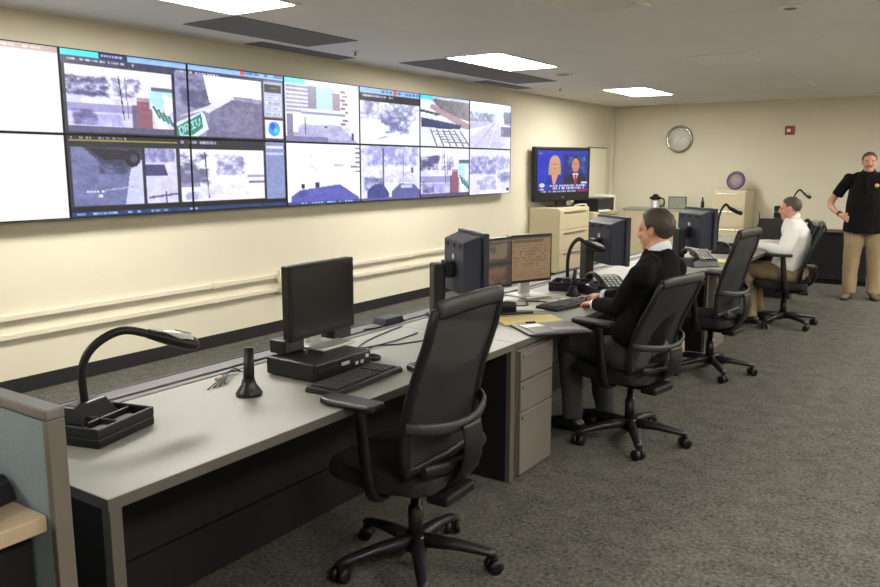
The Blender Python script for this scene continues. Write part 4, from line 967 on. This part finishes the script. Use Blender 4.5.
# ------------------------------------------------------------------ people
def bake(mb, name, m, parent, voxel, smooth=4, wrinkle=0.0, wscale=9.0, label=None):
    o = mb.build(name, m, None)
    md = o.modifiers.new('r', 'REMESH'); md.mode = 'VOXEL'; md.voxel_size = voxel; md.use_smooth_shade = True
    if smooth:
        s = o.modifiers.new('s', 'SMOOTH'); s.factor = 0.5; s.iterations = smooth
    dg = bpy.context.evaluated_depsgraph_get(); dg.update()
    me = bpy.data.meshes.new_from_object(o.evaluated_get(dg))
    o.modifiers.clear(); old = o.data; o.data = me; me.name = name; bpy.data.meshes.remove(old)
    if not me.materials: me.materials.append(m)
    if wrinkle:
        me.calc_loop_triangles()
        cs = [v.co.copy() for v in me.vertices]; ns = [v.normal.copy() for v in me.vertices]
        for v, c, n in zip(me.vertices, cs, ns):
            q = V((c.x*wscale, c.y*wscale, c.z*wscale*0.8))
            v.co = c+n*wrinkle*(noise.noise(q)+0.5*noise.noise(q*2.3))
    for p in me.polygons: p.use_smooth = True
    o.parent = parent
    if label: o['label'] = label
    return o

def limb(mb, pts, rads, side=None, seg=14, ends=(True, True)):
    mb.tube(pts, rads, seg=seg, n=5, side=side)
    for k, e in ((0, ends[0]), (-1, ends[1])):
        if e:
            q = rads[k]; q = q if not isinstance(q, tuple) else min(q)
            mb.ell(pts[k], (q, q, q))

def add_head(mb, C, f, up):
    f = V(f).normalized(); up = V(up); up = (up-f*up.dot(f)).normalized(); l = up.cross(f)
    R = Matrix((f, l, up)).transposed()
    at = lambda a, b, c: V(C)+R @ V((a, b, c))
    E = lambda c, r: mb.ell(at(*c), r, rot=R)
    E((-.012, 0, .030), (.096, .076, .086)); E((.020, 0, -.030), (.072, .064, .080)); E((.052, 0, -.088), (.036, .038, .030))
    E((.068, 0, .022), (.026, .060, .030)); E((.072, 0, -.088), (.020, .020, .018))
    mb.tube([at(.088, 0, .020), at(.104, 0, -.005), at(.112, 0, -.026)], [.009, .011, .014], seg=10)
    for s in (-1, 1):
        E((.098, s*.011, -.030), (.011, .010, .009)); E((.070, s*.036, -.022), (.024, .020, .018))
        E((-.004, s*.074, -.004), (.019, .010, .032)); E((-.010, s*.079, .004), (.020, .006, .026))
    E((.086, 0, -.056), (.012, .022, .007)); E((.084, 0, -.067), (.012, .020, .008))
    return at, R

def hair_shell(at, R, m, parent, bald=0.0, thick=0.010, low=-0.055):
    """closed cap whose thickness fades into the scalp along the hairline"""
    mb = MB(); mb.ell((0, 0, 0), (1, 1, 1), u=56, v=36)
    line = [(-.12, low), (-.06, low+.008), (-.040, low+.03), (-.022, .012), (-.004, .014), (.004, -.012), (.016, -.010), (.022, .030), (.036, .052+bald), (.058, .072+bald), (.074, .090+bald), (.12, .11+bald)]
    for v in mb.bm.verts:
        a, b, c = v.co
        x0, z0 = a*.096-.012, c*.086+.030
        for (xa, za), (xb, zb) in zip(line, line[1:]):
            if xa <= x0 <= xb: lim = za+(zb-za)*(x0-xa)/(xb-xa)
        t = min(1, max(0, (z0-lim)/.020)); t = t*t*(3-2*t)
        n = 0.004*noise.noise(V((a*5, b*5, c*5)))+0.003*noise.noise(V((a*14, b*14, c*9)))
        g = -.012+t*(thick+.012)+t*n
        v.co = at(a*(.096+g)-.012, b*(.076+g), c*(.086+g)+.030)
    return mb.build('hair', m, parent)

def add_hand(mb, W, d, n, thumb, curl=0.5, size=1.0):
    """W wrist, d finger direction, n back-of-hand normal, thumb = +1/-1: thumb on n x d side"""
    W = V(W); d = V(d).normalized(); n = V(n); n = (n-d*n.dot(d)).normalized(); s = n.cross(d)*thumb
    z = size
    mb.tube([W-d*.02*z, W+d*.025*z, W+d*.065*z, W+d*.092*z], [(.026*z, .019*z), (.032*z, .016*z), (.041*z, .015*z), (.038*z, .012*z)], seg=14, side=s)
    for off, L in ((.030, .072), (.010, .082), (-.010, .076), (-.030, .060)):
        p = W+d*.088*z+s*off*z; dd = d+s*off*1.5; dd.normalize(); pts = [p-d*.03*z, p]; a = 0
        for k, fr in enumerate((.45, .32, .23)):
            a += curl*(0.55, 0.9, 0.7)[k]
            p = p+(dd*math.cos(a)-n*math.sin(a))*L*fr*z; pts.append(p)
        rr = [.0100*z, .0098*z, .0090*z, .0082*z, .0070*z]
        mb.loft(pts, rr, seg=9); mb.ell(pts[-1], (.0072*z,)*3, u=8, v=6)
    p0 = W+d*.025*z+s*.022*z
    pts = [p0, p0+(d*.55+s*.75-n*.25).normalized()*.040*z]
    pts.append(pts[-1]+(d*.85+s*.35-n*.4).normalized()*.032*z); pts.append(pts[-1]+(d*.9+s*.1-n*.45).normalized()*.026*z)
    mb.loft(pts, [.0150*z, .0120*z, .0105*z, .0085*z], seg=9); mb.ell(pts[-1], (.0087*z,)*3, u=8, v=6)

def shoe(name, A, d, m, parent):
    """A ankle point over the floor, d toe direction"""
    d = V((d[0], d[1], 0)).normalized(); sd = V((-d.y, d.x, 0)); g = V((A[0], A[1], 0))
    mb = MB()
    mb.loft([g-d*.075+V((0, 0, .035)), g-d*.05+V((0, 0, .045)), g+d*.03+V((0, 0, .05)), g+d*.11+V((0, 0, .038)), g+d*.18+V((0, 0, .030)), g+d*.205+V((0, 0, .026))], [(.022, .026), (.036, .040), (.042, .045), (.048, .033), (.040, .025), (.018, .015)], seg=14, side=sd)
    mb.loft([g-d*.02+V((0, 0, .04)), g-d*.01+V((0, 0, .115))], [(.042, .045), (.040, .046)], seg=14, side=sd)
    o = bake(mb, name, m, parent, .006, 3)
    s = MB()
    s.loft([g-d*.082+V((0, 0, .009)), g-d*.05+V((0, 0, .009)), g+d*.10+V((0, 0, .009)), g+d*.19+V((0, 0, .009)), g+d*.212+V((0, 0, .009))], [(.020, .009), (.038, .009), (.050, .009), (.042, .009), (.018, .009)], seg=14, side=sd)
    s.build('sole', M['black'], o)
    return o

def person(label, J, cfg):
    root = thing('person', label, 'person', (0, 0, 0))
    f = V(cfg['f']).normalized(); l = V((0, 0, 1)).cross(f)
    g = lambda k: V(J[k])
    body = MB()
    # trunk
    trunk = [g('pelvis')-V((0, 0, .06)), g('pelvis')+V((0, 0, .02)), g('waist'), g('chest'), g('neck')-V((0, 0, .05)), g('neck')]
    tr = [(.13, .09), (.150, .10), (.140, .095), (.155, .10), (.12, .070), (.058, .056)]
    fat = cfg.get('fat', 1.0)
    body.tube(trunk, [(a*fat, b*fat) if i < 4 else (a, b) for i, (a, b) in enumerate(tr)], seg=18, n=4, side=l)
    at, R = add_head(body, g('head'), cfg['look'], cfg.get('up', (0, 0, 1)))
    body.tube([g('neck')-V((0, 0, .03)), (g('neck')+g('head'))/2-V((0, 0, .03)), at(-.025, 0, -.04)], [.060, .056, .056], seg=14)
    for s in 'LR':
        limb(body, [g('sh'+s), g('el'+s), g('wr'+s)], [.050, .040, .027])
        limb(body, [g('hip'+s), g('kn'+s), g('an'+s)], [.070, .050, .036])
        add_hand(body, g('wr'+s), J['hd'+s], J['hn'+s], -1 if s == 'L' else 1, cfg['curl'+s], 0.98)
    body = bake(body, 'body', M['skin'], root, .0055, 3)
    # trousers
    tq = MB()
    tq.tube([g('pelvis')-V((0, 0, .09)), g('pelvis'), g('waist')-V((0, 0, .03))], [(.165*fat, .115*fat), (.185*fat, .135*fat), (.172*fat, .125*fat)], seg=18, side=l)
    for s in 'LR':
        limb(tq, [g('hip'+s), (g('hip'+s)+g('kn'+s))/2, g('kn'+s), (g('kn'+s)+g('an'+s))/2, g('an'+s)+V((0, 0, -.03))], [.108*cfg.get('leg', 1), .092*cfg.get('leg', 1), .076*cfg.get('leg', 1), .068*cfg.get('leg', 1), .062*cfg.get('leg', 1)], ends=(True, False))
    bake(tq, 'trousers', M[cfg['trousers']], root, .009, 4, .008, 10)
    # upper garment
    tp = MB()
    hem = g('pelvis')+(g('hem')-g('pelvis') if 'hem' in J else V((0, 0, 0)))
    tp.tube([hem, g('waist'), g('chest'), g('neck')-V((0, 0, .055)), g('neck')+V((0, 0, .042))], [(.198*fat, .145*fat), (.186*fat, .138*fat), (.196*min(fat, 1.06), .140*fat), (.162, .112), (.082, .082)], seg=20, n=5, side=l)
    sl = cfg.get('sleeve', 1.0)
    for s in 'LR':
        sh, el, wr = g('sh'+s), g('el'+s), g('wr'+s)
        if sl < 1: limb(tp, [sh-(el-sh)*0.1, sh+(el-sh)*0.4, sh+(el-sh)*sl], [.070, .068, .070], ends=(True, False))
        else: limb(tp, [sh, sh.lerp(el, .5), el, el.lerp(wr, .5), wr-(wr-el)*.06], [.074, .066, .060, .050, .040], ends=(True, False))
        tp.ell(sh+V((0, 0, -.01)), (.075, .075, .07))
        sh2 = sh.lerp(g('neck'), .5); limb(tp, [sh+V((0, 0, .005)), sh2+V((0, 0, .015))], [.068, .058])
    bake(tp, cfg['topname'], M[cfg['top']], root, .0085, 4, .009, 9)
    # collar
    nk = g('neck'); ax = (g('head')-V((0, 0, .05))-nk).normalized()
    ca = (f-ax*f.dot(ax)).normalized(); cl = ax.cross(ca)
    col = []
    for k in range(24):
        a = 2*PI*k/24
        col.append(nk+ax*(.026-.024*math.cos(a))+ca*(math.cos(a)*.072-.006)+cl*math.sin(a)*.070)
    MB().loft(col, (.024, .007), seg=8, closed=True, side=ax).build('collar', M[cfg['collar']], root)
    if sl == 1 and cfg.get('cuff'):
        for s in 'LR':
            wr, el = g('wr'+s), g('el'+s); d = (wr-el).normalized()
            MB().loft([wr-d*.025, wr+d*.006], [.0395, .038], seg=14).build('shirt_cuff', M[cfg['cuff']], root)
    hair_shell(at, R, M[cfg['hair']], root, cfg.get('bald', 0), cfg.get('hthick', .010), cfg.get('low', -.055))
    for s in (-1, 1):
        e = MB().ell(at(.0725, s*.031, .002), (.0095, .008, .0055), rot=R).build('eye', M['paper'], root)
        MB().ell(at(.080, s*.031, .002), (.004, .0055, .0050), rot=R).build('iris', M['eye'], e)
        MB().tube([at(.086, s*.014, .021), at(.088, s*.03, .026), at(.078, s*.050, .021)], [(.004, .004), (.006, .005), (.003, .003)], seg=8).build('eyebrow', M[cfg['hair']], root)
    for s in 'LR':
        shoe('shoe', g('an'+s), J['toe'+s], M[cfg['shoe']], root)
    return root, at, R, f, l

# man in the dark sweater
person('seated man in a dark sweater over a pale collar, typing at the second desk', dict(
    pelvis=(4.035, 4.375, .57), waist=(4.085, 4.38, .74), chest=(4.125, 4.40, .93), neck=(4.135, 4.43, 1.115), head=(4.105, 4.45, 1.262), hem=(4.045, 4.375, .62),
    shL=(4.125, 4.195, 1.03), elL=(3.97, 4.27, .825), wrL=(3.745, 4.475, .792), shR=(4.18, 4.60, 1.03), elR=(3.965, 4.73, .835), wrR=(3.665, 4.79, .792),
    hdL=(-.78, .58, -.10), hnL=(-.1, .1, 1), hdR=(-.96, .20, -.08), hnR=(0, 0, 1),
    hipL=(4.06, 4.25, .545), knL=(3.63, 4.37, .55), anL=(3.66, 4.36, .11), hipR=(4.12, 4.44, .545), knR=(3.68, 4.62, .55), anR=(3.78, 4.60, .11),
    toeL=(-1, .1), toeR=(-1, .3)),
    dict(fat=1.05, f=F1, look=(-.985, .10, -.10), curlL=.45, curlR=.45, trousers='greytrouser', top='sweater', topname='sweater', collar='collar', cuff='collar', hair='hairbrown', shoe='shoeblack', hthick=.014, low=-.075, bald=.006))
# man in the white shirt
person('seated man with short grey hair in a white shirt and khaki trousers, reaching forward', dict(
    pelvis=(4.08, 8.60, .57), waist=(4.125, 8.61, .73), chest=(4.155, 8.63, .91), neck=(4.12, 8.65, 1.065), head=(4.08, 8.655, 1.200), hem=(4.085, 8.60, .60),
    shL=(4.16, 8.44, .985), elL=(4.10, 8.33, .795), wrL=(3.86, 8.39, .835), shR=(4.16, 8.84, .985), elR=(3.98, 8.92, .80), wrR=(3.72, 8.86, .805),
    hdL=(-.97, .15, .05), hnL=(0, -.3, 1), hdR=(-.97, -.1, -.06), hnR=(0, 0, 1),
    hipL=(4.18, 8.53, .545), knL=(3.74, 8.50, .55), anL=(3.80, 8.50, .11), hipR=(4.18, 8.72, .545), knR=(3.74, 8.76, .55), anR=(3.82, 8.76, .11),
    toeL=(-1, -.05), toeR=(-1, .1)),
    dict(f=F2, look=(-.985, .02, -.14), fat=1.05, curlL=.5, curlR=.4, trousers='khaki', top='shirt', topname='shirt', collar='shirt', cuff='shirt', hair='hairgrey', shoe='shoeblack', hthick=.006, low=-.05, bald=.0))
# standing man
F3 = V((.06, -1, 0)).normalized()
root3, at3, R3, f3, l3 = person('standing man in a black polo shirt and khaki trousers with his hand on his hip', dict(
    pelvis=(4.555, 10.92, .97), waist=(4.55, 10.90, 1.12), chest=(4.545, 10.915, 1.33), neck=(4.54, 10.90, 1.525), head=(4.54, 10.875, 1.675), hem=(4.55, 10.92, .83),
    shR=(4.315, 10.92, 1.445), elR=(4.135, 11.0, 1.165), wrR=(4.285, 10.80, 1.03), shL=(4.77, 10.90, 1.445), elL=(4.90, 10.96, 1.18), wrL=(4.87, 10.82, .98),
    hdR=(.80, -.10, -.42), hnR=(-.25, -.95, .1), hdL=(-.15, -.35, -.9), hnL=(.9, -.3, 0),
    hipR=(4.455, 10.92, .92), knR=(4.435, 10.87, .50), anR=(4.435, 10.82, .10), hipL=(4.66, 10.92, .92), knL=(4.68, 10.93, .50), anL=(4.695, 10.95, .10),
    toeR=(-.15, -1), toeL=(.3, -1)),
    dict(f=F3, look=(.18, -1, -.04), curlR=.35, curlL=.6, trousers='khaki', top='polo', topname='polo_shirt', collar='polo', hair='hairgrey', shoe='shoebrown', sleeve=.62, fat=1.24, leg=1.25, hthick=.008, low=-.05))
mb = MB(); mb.tube([at3(.086, -.026, -.060), at3(.097, -.016, -.047), at3(.101, 0, -.043), at3(.097, .016, -.047), at3(.086, .026, -.060)], [(.004, .003), (.006, .005), (.007, .005), (.006, .005), (.004, .003)], seg=8)
mb.build('moustache', M['moustache'], root3, 'greying moustache')
bd = V((4.655, 10.735, 1.40))
MB().lathe([(0.022, 0), (0.026, 0.004), (0.012, 0.008)], c=bd, rot=Matrix.Rotation(PI/2, 4, 'X'), seg=7).build('badge', M['gold'], root3, 'gold badge on the chest')
pl = MB(); pl.tube([(4.545, 10.80, 1.50), (4.545, 10.745, 1.40), (4.545, 10.735, 1.30)], [(.016, .003)]*3, seg=8, side=l3); pl.build('button_placket', M['polo'], root3)
w3 = V((4.285, 10.80, 1.03)); dd = (w3-V((4.135, 11.0, 1.165))).normalized()
MB().loft([w3-dd*.045, w3-dd*.020], [.036, .035], seg=14).build('wristwatch', M['black'], root3)

# ------------------------------------------------------------------ world, camera, view
wd = bpy.data.worlds.new('room_ambient'); SC.world = wd; wd.use_nodes = True
wd.node_tree.nodes['Background'].inputs[0].default_value = (0.9, 0.92, 1.0, 1); wd.node_tree.nodes['Background'].inputs[1].default_value = 0.05
cam = bpy.data.cameras.new('camera'); co = bpy.data.objects.new('camera', cam); COL.objects.link(co)
cam.sensor_fit = 'HORIZONTAL'; cam.sensor_width = 36.0; cam.lens = 783.0/880*36.0; cam.clip_start = 0.05
pitch, yaw = math.radians(9.2486), math.radians(33.9952)
co.location = (5.6035, 0.0, 1.63); co.rotation_euler = (PI/2-pitch, 0, yaw)
SC.camera = co
SC.view_settings.view_transform = 'Standard'; SC.view_settings.look = 'None'; SC.view_settings.gamma = 1.0
SC.view_settings.exposure = 0.0; SC.view_settings.use_curve_mapping = False
